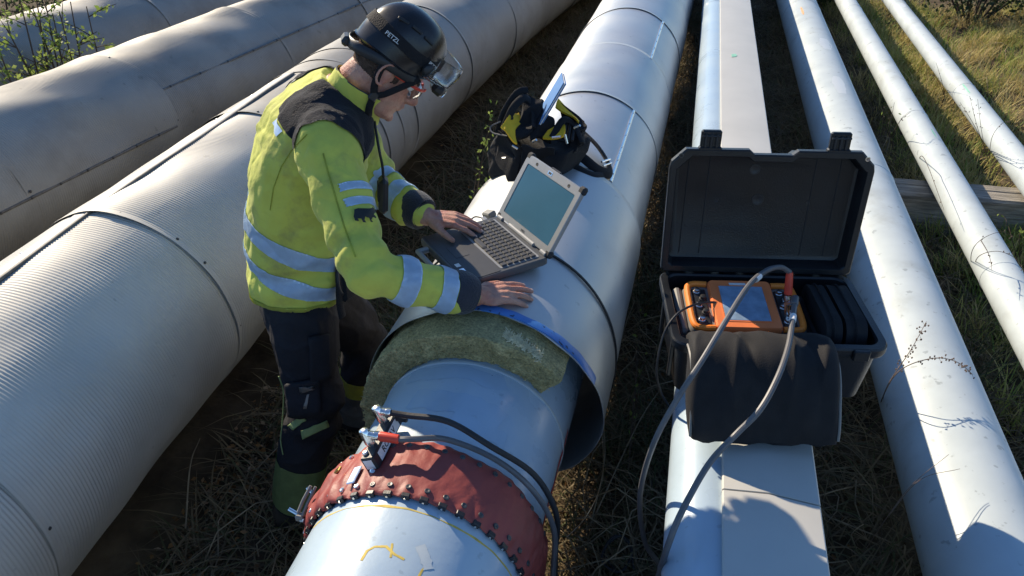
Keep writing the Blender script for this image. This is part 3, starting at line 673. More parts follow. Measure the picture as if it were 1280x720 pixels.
text('ROTAV', frame(BM@Vector((.0182, 0, 0)), x=(0, 1, 0), z=tt), .022, 'label_print', M['ink'], jb)
for sy in (-.062, .062):
    MB().lathe([(0, .007), (.006, .007), (.008, .004)], BM@Vector((-.006, sy+.0, .018)), nn, 10).build('box_bolt', M['steel'], jb)
MB().lathe([(0, .006), (.012, .006), (.014, .003)], BM@Vector((.004, -.085, -.018)), (0, -.3, 1), 10).build('box_bolt', M['steel'], jb)
mb = MB(); mb.box(BM@Vector((.03, .06, .004)), (.03, .012, .012), None, .003); mb.tube([BM@Vector((.01, .06, .012)), BM@Vector((.03, .062, .012))], .005, 8); mb.build('toggle_clip', M['black'], jb)
CD = Vector((1, .02, -.02)).normalized()
def elbow(ly, name='elbow_plug'):
    b = BM@Vector((-.004, ly, .017)); up = (nn+Vector((-.12, 0, .35))).normalized(); c = b+up*.034
    e = MB().lathe([(0, .0105), (.008, .0105), (.009, .012), (.040, .012), (.046, .0095), (.048, .005)], b, up, 18)
    e.lathe([(0, .009), (.020, .009), (.021, .0105), (.030, .0105), (.032, .009)], c, CD, 18)
    e.build(name, M['steel'], t); return c+CD*.032
e1 = elbow(.043); e2 = elbow(-.033)
# thumb lever and tie bar at the end of the collar
mb = MB(); c0 = Vector((-.742, 1.06, .735)); mb.tube([c0, c0+Vector((.008, .02, .025)), c0+Vector((.02, .045, .05))], .004, 8); mb.tube([c0+Vector((.012, -.004, -.002)), c0+Vector((.02, .018, .022)), c0+Vector((.032, .045, .05))], .0035, 8)
mb.box(c0+Vector((.006, -.002, -.006)), (.02, .018, .018), None, .004); mb.build('clamp_bar', M['greyplastic'], t)
MB().tube([c0+Vector((-.022, .003, .008)), c0+Vector((0, 0, 0))], .005, 10).build('lever_pin', M['steel'], t)
MB().tube([c0+Vector((.012, -.008, -.010)), c0+Vector((.022, -.010, -.006))], .006, 10).build('lever_pin', M['steel'], t)
mb = MB(); c1 = ony(388, 616, 1.12); mb.tube([c1+Vector((-.010, .006, .008)), c1+Vector((.006, 0, 0))], .005, 10); mb.build('lever_pin', M['steel'], t)
brass = mat('brass_buckle', (.6, .42, .14), .3, 1., var=.1)
q, n2 = on_pipe(axM, ZM, RB+.026, 1.135, R_(-48)); MB().box((0, 0, 0), (.022, .016, .006), frame(q, x=(n2.z, 0, -n2.x), z=n2), .002).build('brass_buckle', brass, t)
q, n2 = on_pipe(axM, ZM, RB+.024, 1.085, R_(-30)); MB().box((0, 0, 0), (.022, .05, .005), frame(q, x=(n2.z, 0, -n2.x), z=n2), .002).build('worn_tag', M['reflect'], t)

# ================================================================== hard case on the duct
CR = R_(9.8); EX = Vector((math.cos(CR), math.sin(CR), 0)); EY = Vector((-math.sin(CR), math.cos(CR), 0))
CB = frame((.287, 1.757, .8165), x=EX, z=(0, 0, 1))
t = thing('equipment_case', 'open black hard plastic case standing on the beige duct', 'case', tuple(CB.translation)); CASE = t
def ringm(w, d, r, z, m): return xf(rrect(w, d, r, 6, z), m)
mb = MB(); mb.loft([ringm(.455, .275, .03, 0, CB), ringm(.470, .290, .035, .006, CB), ringm(.486, .306, .035, .10, CB), ringm(.492, .312, .035, .150, CB), ringm(.520, .338, .04, .153, CB), ringm(.524, .342, .04, .160, CB), ringm(.524, .342, .04, .176, CB), ringm(.518, .336, .04, .181, CB),
    ringm(.484, .304, .03, .181, CB), ringm(.478, .298, .03, .176, CB), ringm(.466, .286, .03, .020, CB), ringm(.44, .26, .03, .016, CB)])
mb.build('case_base', M['case'], t, angle=28)
for s in (-1, 1):
    for yy in (-.09, .09): MB().box((0, 0, 0), (.010, .016, .12), CB@Matrix.Translation((s*.2475, yy, .08)), .002).build('side_rib', M['case'], t)
LT = R_(6.); LU = (Vector((0, 0, 1))*math.cos(LT)+EY*math.sin(LT)); LN = EX.cross(LU)  # lid: up the lid, and away from the open side
hp = CB@Vector((0, .160, .184)); LM = frame(hp, x=EX, z=-LN); LMi = Matrix.Identity(4)
# columns: x = EX, y = LU, z = towards the front (open side)
LMx = Matrix(((EX.x, LU.x, 0, hp.x), (EX.y, LU.y, 0, hp.y), (EX.z, LU.z, 0, hp.z), (0, 0, 0, 1))); zf = EX.cross(LU)
for i in range(3): LMx[i][2] = zf[i]
def lid_outline(g):
    """octagonal rim with a shallow notch for the handle; g = inset"""
    W, Hh, c = .258-g, .352-g, .034
    P = [(-W, .010+g), (-W+.010, .002+g), (W-.010, .002+g), (W, .010+g), (W+.004-0, .30), (W, Hh-c), (W-c, Hh), (.062, Hh), (.048, Hh-.012), (-.048, Hh-.012), (-.062, Hh), (-W+c, Hh), (-W, Hh-c), (-W-.004, .30)]
    return P
mb = MB(); L3 = lambda g, z: xf(np.array([(x, y, z) for x, y in lid_outline(g)]), LMx)
mb.loft([L3(.030, -.058), L3(.016, -.054), L3(.012, -.014), L3(0, -.012), L3(0, .004), L3(.003, .007), L3(.017, .007), L3(.019, .004), L3(.024, -.040), L3(.03, -.043)])
LID = mb.build('case_lid', M['case'], t, angle=28)
for gx_ in (-.205, -.150, .128, .192): MB().box((0, 0, 0), (.0022, .285, .003), LMx@Matrix.Translation((gx_, .18, -.0425)), .0008).build('lid_rib', M['black_soft'], LID)
for gx_, gy_, r_ in ((-.01, .20, .017), (-.03, .285, .015), (-.12, .195, .007), (.125, .195, .006)):
    MB().lathe([(0, r_), (.0012, r_*.95), (.0012, r_*.6), (.0006, r_*.5)], LMx@Vector((gx_, gy_, -.0432)), zf, 20).build('moulding_mark', M['black'], LID)
for sx in (-.163, .163):
    la = MB(); la.box((0, 0, 0), (.052, .056, .016), LMx@Matrix.Translation((sx, .372, -.006)), .004); la.box((0, 0, 0), (.058, .012, .02), LMx@Matrix.Translation((sx, .352, -.004)), .003); o = la.build('latch', M['case'], t)
    la = MB()
    for dx in (-.014, 0, .014): la.box((0, 0, 0), (.007, .036, .006), LMx@Matrix.Translation((sx+dx, .374, .004)), .0015)
    la.tube([LMx@Vector((sx-.024, .386, .004)), LMx@Vector((sx+.024, .386, .004))], .003, 8); la.build('latch_lever', M['black'], o)
for sx in (-.24, .24): MB().lathe([(0, .0065), (.001, .0065), (.0012, .004), (.0, .0035)], LMx@Vector((sx*.985, .335, .007)), zf, 12).build('eyelet', M['steel'] if sx > 0 else M['screw'], LID)
for k in range(7): MB().tube([CB@Vector((-.21+k*.07-.025, .172, .186)), CB@Vector((-.21+k*.07+.025, .172, .186))], .0075, 10).build('hinge_knuckle', M['case'], t)
MB().box((0, 0, 0), (.04, .012, .03), CB@Matrix.Translation((.19, -.174, .165)), .003).build('latch', M['case'], t)

# ================================================================== orange instrument inside
DM = CB@Matrix.Translation((-.056, .018, .118))@Matrix.Rotation(R_(7), 4, 'X')@Matrix.Scale(1.10, 4)
t = thing('test_instrument', 'orange handheld test instrument with blue screen lying in the open case', 'instrument', tuple(DM.translation)); DEV = t
mb = MB(); mb.loft([ringm(.255, .155, .02, -.075, DM), ringm(.268, .168, .022, -.07, DM), ringm(.272, .170, .022, .035, DM), ringm(.262, .160, .02, .045, DM)]); mb.build('housing', M['greyplastic'], t)
mb = MB(); mb.loft([ringm(.152, .172, .012, .02, DM), ringm(.152, .172, .012, .055, DM), ringm(.146, .166, .010, .060, DM)]); fp = mb.build('face_plate', M['orange'], t)
mb = MB(); mb.loft([ringm(.112, .130, .006, .059, DM), ringm(.112, .130, .006, .0612, DM), ringm(.106, .124, .004, .0612, DM), ringm(.105, .123, .004, .0602, DM)]); mb.build('screen_frame', M['orange'], fp)
scrI = mat('instrument_screen', (.24, .34, .46), .15, var=.2, vscale=40, coat=.4); MB().box((0, 0, 0), (.104, .122, .003), DM@Matrix.Translation((0, 0, .0602)), .0005).build('screen', scrI, fp)
MB().box((0, 0, 0), (.040, .009, .001), DM@Matrix.Translation((-.005, .070, .0603)), .0003).build('name_strip', M['white'], fp)
for s in (-1, 1):
    path = [(s*.078, .078, .05), (s*.112, .078, .05), (s*.126, .062, .05), (s*.128, 0, .05), (s*.126, -.062, .05), (s*.112, -.078, .05), (s*.078, -.078, .05)]
    MB().tube(catmull([DM@Vector(p) for p in path], 4), .0085, 10).build('bumper_loop', M['orange2'], t)
    MB().box((0, 0, 0), (.036, .13, .02), DM@Matrix.Translation((s*.099, 0, .038)), .004).build('connector_recess', M['black'], t)
    for k in range(5):
        MB().lathe([(0, .010), (.006, .010), (.007, .0075), (.014, .0075), (.015, .005)], DM@Vector((s*.099+(.006 if k % 2 else -.006), -.05+k*.025, .046)), DM.to_3x3()@Vector((0, 0, 1)), 12).build('port', M['steel'] if k % 2 == 0 or s > 0 else M['black'], t)
MB().box((0, 0, 0), (.022, .16, .085), DM@Matrix.Translation((-.148, 0, .0)), .008).build('end_grip', M['greyplastic'], t)
MB().box((0, 0, 0), (.026, .15, .08), DM@Matrix.Translation((.150, 0, -.01)), .008).build('end_grip', M['black_soft'], t)
# its padded soft bag: tray round the instrument and the front flap hanging over the case rim
t = thing('padded_bag', 'black padded instrument bag with its flap hanging over the case front', 'bag', tuple(CB@Vector((-.05, -.18, .18)))); BAG = t
mb = MB(); mb.loft([ringm(.345, .225, .03, .02, CB@Matrix.Translation((-.06, -.01, 0))), ringm(.350, .230, .03, .150, CB@Matrix.Translation((-.06, -.01, 0))), ringm(.346, .226, .03, .158, CB@Matrix.Translation((-.06, -.01, 0))), ringm(.330, .210, .03, .156, CB@Matrix.Translation((-.06, -.01, 0))), ringm(.326, .206, .03, .030, CB@Matrix.Translation((-.06, -.01, 0)))]); mb.build('bag_tray', M['fabric_dk'], t)
pr = catmull([(-.118, .140, 0), (-.138, .158, 0), (-.175, .166, 0), (-.212, .160, 0), (-.245, .132, 0), (-.278, .088, 0), (-.304, .048, 0), (-.316, .018, 0)], 7)
nu, nvv = 90, len(pr); rows = []
for j, p_ in enumerate(pr):
    a = pr[max(j-1, 0)]; b = pr[min(j+1, nvv-1)]; tg = (b-a).normalized(); nm = Vector((-tg.y, tg.x, 0)) if tg.x < 0 else Vector((tg.y, -tg.x, 0)); nm = Vector((tg.y, -tg.x, 0)); nm = nm if nm.y > 0 or nm.x < 0 else -nm
    v = j/(nvv-1); row = []
    for top in (1, 0):
        for i in (range(nu+1) if top else range(nu, -1, -1)):
            u = -1+2*i/nu; hw = .171+.006*math.sin(v*3); edge = (1-abs(u)**22)
            fold = (.008*(1-abs(math.sin(u*5.5+2.6*v+.5+1.6*noise.noise(Vector((u*1.7, v*1.5, 7))))))**2-.009*(1-abs(math.sin(u*4.4-3.1*v+2+1.8*noise.noise(Vector((u*1.9, v*1.3, 1))))))**2)*math.sin(math.pi*min(1, v*1.1))*(1.1-v*.7)+.007*noise.noise(Vector((u*3, v*4, 3)))+.0015*noise.noise(Vector((u*7, v*5, 5)))
            th_ = (.024+.014*math.sin(math.pi*v))*edge**.5+.004
            off = (th_+fold*edge) if top else -.010-.012*math.sin(math.pi*v)*edge
            row.append(CB@Vector((-.055+u*hw+.004*math.sin(v*7), p_.x+nm.x*off, p_.y+nm.y*off)))
    rows.append(np.array([tuple(q) for q in row]))
MB().loft(rows).build('front_flap', M['fabric'], t, angle=70)
for u in (-1, 1): MB().tube([CB@Vector((-.055+u*.172, p_.x-.018, p_.y+.016)) for p_ in pr[8:]], .0035, 6).build('piping', M['greyplastic'], t)
rows=[]
for k in range(25):
    x = -.055-.166+.332*k/24; e_ = (1-abs(-1+2*k/24)**10)**.5; rows.append(xf(np.array([(x, -.312+.020*e_*math.cos(w)-.004*math.sin(k*.9), .020+.017*e_*math.sin(w)+.002*math.sin(k*1.7)) for w in np.linspace(0, 2*math.pi, 12, endpoint=False)]), CB))
MB().loft(rows).build('bottom_roll', M['fabric_dk'], t, angle=70)
MB().tube([CB@Vector((-.055-.172+.344*k/12, -.315-.003*math.sin(k), .034+.002*math.sin(k*2))) for k in range(13)], .007, 6).build('hem_piping', M['fabric_dk'], t)
MB().tube([CB@Vector((-.055-.165+.33*k/12, -.308-.010, .055+.003*math.sin(k*1.3))) for k in range(13)], .002, 5).build('zip', M['greyplastic'], t)
# pouches standing at the right hand side of the case
for k, (dx, w, lab) in enumerate(((.142, .040, 'thin black zipped pouch wedged against the orange instrument'), (.197, .052, 'thick black zipped pouch at the end of the open case'))):
    t = thing('zipped_pouch', lab, 'pouch', tuple(CB@Vector((dx, 0, .02))))
    mb = MB(); L = .235; rings = []
    for i in range(25):
        a = 2*math.pi*i/24; rings.append(None)
    prof = [(-w/2*.6, .93), (-w/2, 1.0), (-w/2*.75, 1.0), (-.004, .985), (0, 1.01), (.004, .985), (w/2*.75, 1.0), (w/2, 1.0), (w/2*.6, .93)]
    for i, (xx, sc) in enumerate(prof):
        o2 = rrect(L*sc, .175*sc, .06, 6); rings_ = xf(np.array([(dx+xx+.002*math.sin(y*60+i), y, .118+z2) for y, z2, _ in o2]), CB)
        prof[i] = rings_
    mb.loft(prof); mb.build('pouch_body', M['fabric'], t, angle=50)
    zp = rrect(L*1.012, .175*1.012, .06, 6); MB().tube([CB@Vector((dx, y, .118+z2)) for y, z2, _ in zp[:20]], .0025, 5).build('zip', M['fabric_dk'], t)
# pale blue folder under the flap
tag(MB().prism([(-.10, -.030), (.135, -.036), (.130, .08), (-.10, .085)], CB@Matrix.Translation((-.02, -.27, .0022))@Matrix.Rotation(R_(-4), 4, 'Z'), .003).build('paper_folder', M['blue'], None), 'pale blue folder slipped under the black bag on the duct', 'folder')

# ================================================================== cables
def cable(pts, r, n=7): return MB().tube(catmull(pts, n), r, 10)
t = thing('sensor_cable', 'grey sensor cable with red boots running from collar plug to instrument', 'cable', tuple(e2))
MB().lathe([(0, .0095), (.004, .011), (.044, .010), (.046, .008)], e2, CD, 16).build('red_boot', M['redboot'], t)
cs = e2+CD*.046
pts = [cs, cs+Vector((.03, .005, .002)), on_pipe(axM, ZM, RB+.030, 1.195, R_(8))[0], on_pipe(axM, ZM, RB+.027, 1.200, R_(32))[0], on_pipe(axM, ZM, RB+.034, 1.195, R_(55))[0], on_pipe(axM, ZM, RB+.042, 1.185, R_(78))[0], on_pipe(axM, ZM, RB+.05, 1.15, R_(100))[0], Vector((-.15, 1.08, .42)), Vector((-.10, 1.02, .16)), Vector((-.02, 1.02, .03)), Vector((.04, 1.15, .02)), Vector((.05, 1.28, .14)),
       onz(825, 722, .38), onz(807, 680, .50), onz(800, 638, .62), onz(803, 600, .74), onz(819, 550, .90), onz(847, 498, 1.0), onz(878, 450, 1.065), onz(905, 405, 1.10), onz(935, 358, 1.12), onz(957, 339, 1.12), onz(975, 334, 1.11), onz(987, 340, 1.085)]
cable(pts, .0068).build('cable', M['greycable'], t)
pe = pts[-1]; pb = onz(984, 384, .99); MB().lathe([(0, .008), (.01, .0095), (.05, .0105), (.06, .0105)], pe, pb-pe, 14).build('red_boot', M['redboot'], t)
MB().lathe([(0, .009), (.03, .009), (.032, .006)], pb+(pe-pb)*.35, pb-pe, 14).build('plug', M['steel'], t)
MB().lathe([(-.010, .0082), (.012, .0082)], onz(947, 347, 1.12), onz(935, 358, 1.12)-onz(957, 339, 1.12), 12).build('cable_clip', M['white'], t)
t = thing('sensor_cable', 'black sleeved sensor cable from rear collar plug to the instrument', 'cable', tuple(e1))
pts = [e1, e1+CD*.04, onz(560, 527, .955), onz(612, 557, .925), on_pipe(axM, ZM, RB+.042, 1.225, R_(52))[0], on_pipe(axM, ZM, RB+.045, 1.215, R_(76))[0], on_pipe(axM, ZM, RB+.045, 1.19, R_(98))[0], Vector((-.14, 1.12, .40)), Vector((-.08, 1.06, .14))]
cable(pts, .0072).build('cable_sleeve', M['black_soft'], t)
pts = [Vector((-.08, 1.06, .14)), Vector((-.01, 1.05, .03)), Vector((.03, 1.1, .10)), Vector((.055, 1.08, .4)), onz(822, 725, .66), onz(835, 682, .80), onz(852, 640, .86), onz(886, 580, .905), onz(920, 543, .95), onz(950, 512, 1.0), onz(972, 472, 1.035), onz(985, 435, 1.05), onz(990, 405, 1.055), onz(994, 375, 1.055)]
cable(pts, .0070).build('cable', M['greycable'], t)
pe = pts[-1]; MB().lathe([(-.004, .007), (0, .0095), (.03, .0095), (.034, .008)], pe+Vector((0, .006, .002)), pts[-2]-pe, 14).build('plug_cover', M['greycable'], t)
q2 = onz(986, 385, 1.0); MB().tube([pe+Vector((-.006, 0, -.005)), (pe+q2)/2+Vector((-.012, 0, 0)), q2+Vector((-.002, -.02, -.02))], [.006, .0075, .007], 12).build('plug', M['steel'], t)
MB().lathe([(-.012, .0085), (.012, .0085)], onz(991, 398, 1.056), pts[-2]-pe, 12).build('cable_clip', M['white'], t)
t = cable([onz(908, 384, .985), onz(893, 378, 1.0), onz(868, 381, 1.015), onz(845, 394, 1.01), onz(829, 420, .97), onz(821, 462, .88), onz(826, 490, .80), onz(836, 508, .72)], .0032, 6).build('thin_cable', M['black'], None)
tag(t, 'thin black lead looping out of the open case beside the instrument', 'cable')
t = cable([onz(770, 715, .05), onz(755, 690, .06), onz(775, 670, .08), onz(790, 690, .06), onz(775, 715, .05), onz(752, 700, .07), onz(765, 672, .08), onz(785, 676, .07), onz(792, 712, .05)], .004, 6).build('coiled_cable', M['black_soft'], None)
tag(t, 'black cable coiled on the dark ground below the bare pipe', 'cable')

# ================================================================== laptop
hd = Vector((.6847, -.7288, 0)); bbv = Vector((.7288, .6847, 0)); hpt = Vector((-.4158, 1.9724, 1.0032))
LPM = frame(hpt, x=hd, z=(0, 0, 1))
t = thing('laptop', 'open grey rugged laptop on the metal cladding under the hands of the worker', 'laptop', tuple(hpt-Vector((0, 0, .027)))); LAP = t
mb = MB(); mb.loft([xf(rrect(.284, .262, .012, 3, -.027)+np.array([0, -.127, 0]), LPM), xf(rrect(.294, .270, .014, 3, -.022)+np.array([0, -.127, 0]), LPM), xf(rrect(.294, .270, .014, 3, -.006)+np.array([0, -.127, 0]), LPM), xf(rrect(.288, .264, .012, 3, -.001)+np.array([0, -.127, 0]), LPM)]); mb.build('base', M['lapdark'], t)
mb = MB(); mb.loft([xf(rrect(.280, .108, .006, 3, -.0012)+np.array([0, -.199, 0]), LPM), xf(rrect(.280, .108, .006, 3, .0004)+np.array([0, -.199, 0]), LPM)]); deck = mb.build('palm_rest', mat('palm_rest', (.045, .046, .05), .5, var=.1, vscale=30), t)
mb = MB(); mb.loft([xf(rrect(.262, .128, .005, 3, -.0012)+np.array([0, -.078, 0]), LPM), xf(rrect(.262, .128, .005, 3, .0004)+np.array([0, -.078, 0]), LPM)]); kb = mb.build('keyboard', M['lappc'], t)
kk = MB(); kk.box((0, 0, .003), (.0160, .0165, .005), None, .0018); km = kk.mesh('key'); km.materials.append(M['key'])
for r in range(6):
    for c in range(14):
        if r == 5 and 4 <= c <= 7:
            if c == 4: inst('key', km, kb, LPM@Matrix.Translation((-.1186+5.5*.01825, -.0305-r*.0192, .0002))@Matrix.Diagonal((4.2, 1, 1, 1)))
            continue
        inst('key', km, kb, LPM@Matrix.Translation((-.1186+c*.01825, -.0305-r*.0192, .0002)))
MB().box((0, 0, 0), (.064, .042, .001), LPM@Matrix.Translation((-.012, -.203, .0008)), .0003).build('touchpad', M['key'], t)
for dx, c in ((.055, M['white']), (.085, M['steel']), (.108, M['ink'])): MB().box((0, 0, 0), (.018, .014, .0006), LPM@Matrix.Translation((dx, -.238, .0008)), .0002).build('sticker', c, t)
mb = MB()
for s in (-1, 1): mb.box((0, 0, 0), (.016, .034, .016), LPM@Matrix.Translation((s*.09, -.275, -.014)), .003)
mb.box((0, 0, 0), (.20, .014, .014), LPM@Matrix.Translation((0, -.293, -.014)), .004); mb.build('carry_handle', M['lappc'], t)
SA = R_(58); su = bbv*math.cos(SA)+Vector((0, 0, 1))*math.sin(SA); sn = hd.cross(su); SM = Matrix.Identity(4)
so = hpt+Vector((0, 0, .002))+bbv*.004
for i in range(3): SM[i][0], SM[i][1], SM[i][2], SM[i][3] = hd[i], su[i], sn[i], so[i]
mb = MB(); mb.loft([xf(rrect(.284, .206, .016, 3, -.016)+np.array([0, .108, 0]), SM), xf(rrect(.292, .214, .018, 3, -.012)+np.array([0, .108, 0]), SM), xf(rrect(.292, .214, .018, 3, -.002)+np.array([0, .108, 0]), SM), xf(rrect(.288, .210, .016, 3, .001)+np.array([0, .108, 0]), SM), xf(rrect(.252, .166, .004, 3, .001)+np.array([0, .106, 0]), SM), xf(rrect(.250, .164, .004, 3, -.002)+np.array([0, .106, 0]), SM)], cap=True); lid = mb.build('lid', M['lappc'], t, angle=25)
MB().box((0, 0, 0), (.2495, .1635, .001), SM@Matrix.Translation((0, .106, -.0012)), .0002).build('screen', M['screen'], lid)
for dx in (-.085, .085): MB().lathe([(0, .0055), (.001, .005), (.0005, .003)], SM@Vector((dx, .201, .001)), sn, 12).build('lid_stud', M['ink'], lid)
MB().box((0, 0, 0), (.022, .012, .001), SM@Matrix.Translation((-.012, .201, .0012)), .0004).build('camera_window', M['steel'], lid); MB().box((0, 0, 0), (.014, .007, .001), SM@Matrix.Translation((-.012, .201, .0016)), .0003).build('camera_glass', M['ink'], lid)
for sx in (-1, 1):
    for sy in (.006, .21): MB().box((0, 0, 0), (.026, .024, .021), SM@Matrix.Translation((sx*.137, sy, -.009)), .006).build('corner_bumper', M['black_soft'], lid)
MB().box((0, 0, 0), (.05, .008, .008), SM@Matrix.Translation((.0, .216, -.006)), .003).build('lid_catch', M['black'], lid)
for a, b in ((-.135, -.11), (-.07, .07), (.11, .135)): MB().tube([hpt+hd*a+bbv*.004+Vector((0, 0, .002)), hpt+hd*b+bbv*.004+Vector((0, 0, .002))], .007, 10).build('hinge', M['lappc'], t)
text('DELL', SM@Matrix.Translation((0, .0125, .0012)), .010, 'brand_print', M['ink'], lid)
t = thing('usb_lead', 'thin grey usb lead leaving the far side of the laptop', 'cable', tuple(hpt+hd*-.15))
q0 = LPM@Vector((-.147, -.03, -.012)); MB().box((0, 0, 0), (.03, .014, .008), LPM@Matrix.Translation((-.161, -.03, -.012)), .002).build('plug', M['lappc'], t)
cable([LPM@Vector((-.172, -.03, -.012)), LPM@Vector((-.20, -.045, -.016)), onz(585, 276, .985), onz(562, 281, .96), onz(553, 287, .85), onz(556, 300, .75)], .0025, 6).build('lead', M['greycable'], t)
tag(MB().box((0, 0, 0), (.045, .03, .02), frame(on_pipe(axM, ZM, RC+.021, 2.16, R_(-21))[0], x=(.8, -.6, 0), z=on_pipe(axM, ZM, RC, 2.1, R_(-21))[1]), .004).build('usb_stick', M['greyplastic'], None), 'small grey adapter box lying behind the laptop hinge', 'adapter')

# ================================================================== tool bag
t = thing('tool_bag', 'open black and yellow tool bag slumped on the pipe behind the laptop', 'bag', (-.45, 2.52, .965)); TB = t
def hit_main(u, v, R, lift=0.):
    """where a sight line meets the cladding of the tested pipe"""
    d = ray(u, v); x = axM(2.5)
    for _ in range(8):
        ox, oz = -x, CAMH-ZM; a = d[0]**2+d[2]**2; b = 2*(ox*d[0]+oz*d[2]); c = ox*ox+oz*oz-R*R; D = max(b*b-4*a*c, 0.); tt_ = (-b-math.sqrt(D))/(2*a); p = _C+d*tt_; x = axM(p[1])
    n = Vector((p[0]-x, 0, p[2]-ZM)).normalized(); return Vector(p)+n*lift
TBM = frame((-.475, 2.60, .955), x=Vector((.93, -.36, 0)), z=(0, 0, 1))
O = lambda x, y, z: TBM@Vector((x, y, z))
mb = MB(); rings = []
for z, w, d, ox, oy in ((-.13, .16, .13, -.13, 0), (-.08, .25, .17, -.08, 0), (-.03, .32, .20, -.04, 0), (.02, .34, .22, -.02, 0), (.06, .34, .23, -.01, .005), (.09, .33, .22, .0, .01), (.110, .32, .20, .0, .01), (.112, .27, .15, .0, .01), (.118, .20, .11, .0, .01), (.120, .12, .06, .0, .01)):
    r = rrect(w, d, .05, 8, z); r = r+np.array([ox, oy, 0]); nz_ = np.array([noise.noise(Vector(q)*8)*.045+noise.noise(Vector(q)*20)*.016 for q in r]); r[:, 1] += nz_; r[:, 0] += nz_*.7; r[:, 2] += nz_*.9
    rings.append(xf(r, TBM))
mb.loft(rings); mb.build('bag_body', M['fabric_dk'], t, angle=60)
def cloth(P, tk, name, m, parent, crumple=.006, n=14):
    """4 corner patch in world space, crumpled, with thickness"""
    a, b, c, d = [Vector(p) for p in P]; g = []
    for i in range(n+1):
        for j in range(n+1):
            u, v = i/n, j/n; p = (a*(1-u)+b*u)*(1-v)+(d*(1-u)+c*u)*v; g.append(p+Vector((noise.noise(p*14), noise.noise(p*14+Vector((5, 1, 2))), noise.noise(p*17+Vector((2, 7, 1)))))*crumple*2)
    nrm = (b-a).cross(d-a).normalized(); g = np.array([tuple(q) for q in g]).reshape(n+1, n+1, 3)
    nn_ = np.array(nrm)*tk; mb = MB(); rings = []
    for i in range(n+1): rings.append(np.concatenate([g[i], (g[i]-nn_)[::-1]]))
    mb.loft(rings); return mb.build(name, m, parent, angle=60)
BY = 2.56
B = lambda u, v, dy=0.: ony(u, v, BY+dy)
cloth([B(627, 157, -.08), B(650, 178, -.09), B(652, 150, -.02), B(646, 135, .02)], .008, 'yellow_panel', M['bagyellow'], t, .012)
cloth([B(700, 132, .06), B(722, 150, .02), B(716, 142, .08), B(702, 122, .10)], .008, 'yellow_lining', M['bagyellow'], t, .010)
cloth([B(680, 172, -.06), B(704, 166, -.06), B(706, 158, -.01), B(686, 160, -.01)], .008, 'yellow_lining', M['bagyellow'], t, .008)
cloth([B(646, 178, -.07), B(664, 160, -.05), B(672, 114, .05), B(652, 112, .05)], .016, 'top_flap', M['fabric_dk'], t, .016)
cloth([B(664, 168, -.06), B(690, 172, -.05), B(690, 140, .05), B(664, 128, .06)], .016, 'inner_flap', M['fabric_dk'], t, .016)
cloth([B(704, 190, -.04), B(732, 182, -.02), B(730, 150, .05), B(706, 128, .09)], .018, 'end_flap', M['fabric_dk'], t, .018)
cloth([B(716, 186, .0), B(734, 178, .0), B(728, 150, .08), B(714, 140, .09)], .018, 'end_flap', M['fabric'], t, .018)
cloth([B(622, 200, -.06), B(650, 224, -.12), B(656, 190, -.10), B(626, 170, -.06)], .018, 'front_pocket', M['fabric_dk'], t, .016)
cloth([B(652, 220, -.13), B(694, 216, -.12), B(696, 186, -.08), B(654, 186, -.10)], .018, 'front_pocket', M['fabric_dk'], t, .018)
cloth([B(620, 178, -.03), B(634, 190, -.07), B(640, 150, -.04), B(632, 132, .03)], .012, 'side_pocket', M['fabric'], t, .014)
MB().tube(catmull([B(630, 160, -.05), B(642, 134, -.02), B(656, 122, .02), B(666, 132, .03), B(668, 160, -.04)], 6), .014, 8, flat=.3, ref=(0, -1, .3)).build('carry_strap', M['fabric'], t)
MB().tube(catmull([B(622, 165, -.02), B(630, 140, .0), B(646, 116, .03), B(660, 112, .05)], 6), .012, 8, flat=.3, ref=(0, -1, .3)).build('carry_strap', M['fabric_dk'], t)
MB().tube(catmull([B(690, 172, -.05), B(704, 150, .0), B(718, 156, .02), B(728, 178, -.02)], 6), .012, 8, flat=.3, ref=(0, -1, .3)).build('carry_strap', M['fabric_dk'], t)
MB().tube(catmull([hit_main(698, 190, RC, .04), hit_main(724, 205, RC, .03), hit_main(744, 216, RC, .016), hit_main(758, 219, RC, .012), hit_main(757, 208, RC, .016), hit_main(742, 190, RC, .03), hit_main(722, 176, RC, .05)], 7), .022, 8, flat=.35, ref=(0, -.3, 1)).build('shoulder_strap', M['fabric_dk'], t)
MB().tube(catmull([hit_main(690, 200, RC, .03), hit_main(716, 212, RC, .014), hit_main(738, 222, RC, .010), hit_main(752, 222, RC, .010)], 7), .018, 8, flat=.3, ref=(0, -.3, 1)).build('shoulder_strap', M['fabric'], t)
MB().tube([hit_main(746, 212, RC, .036), hit_main(756, 207, RC, .034)], .004, 6).build('strap_buckle', M['steel'], t)
MB().tube([hit_main(748, 216, RC, .034), hit_main(758, 211, RC, .032)], .003, 6).build('strap_buckle', M['steel'], t)
for p_, d_ in ((B(666, 177, -.14), (.014, -.01, .012)), (B(690, 172, -.12), (.03, 0, .006)), (B(706, 168, -.1), (.010, -.006, -.03)), (B(628, 198, -.12), (.014, -.004, .004)), (B(718, 160, -.06), (.02, -.01, .015)), (B(640, 182, -.13), (.02, 0, -.01))):
    MB().tube([p_, p_+Vector(d_)], .0042, 6).build('buckle', M['steel'], t)
for k in range(4): MB().tube([B(700+k*5, 176, -.03), B(703+k*5, 150+k*3, .02)], .006, 8).build('pen_loop', M['black'], t)
MB().tube(catmull([B(634, 170, -.06), B(616, 166, -.04), B(614, 158, -.02), B(626, 152, -.02)], 5), .003, 6).build('cord_loop', M['greycable'], t)
t = thing('clipboard_folder', 'blue and white folder standing upright in the tool bag', 'folder', tuple(B(670, 165)))
fa, fb, fc = B(668, 168, -.03), B(706, 104, .0), B(676, 138, .10)
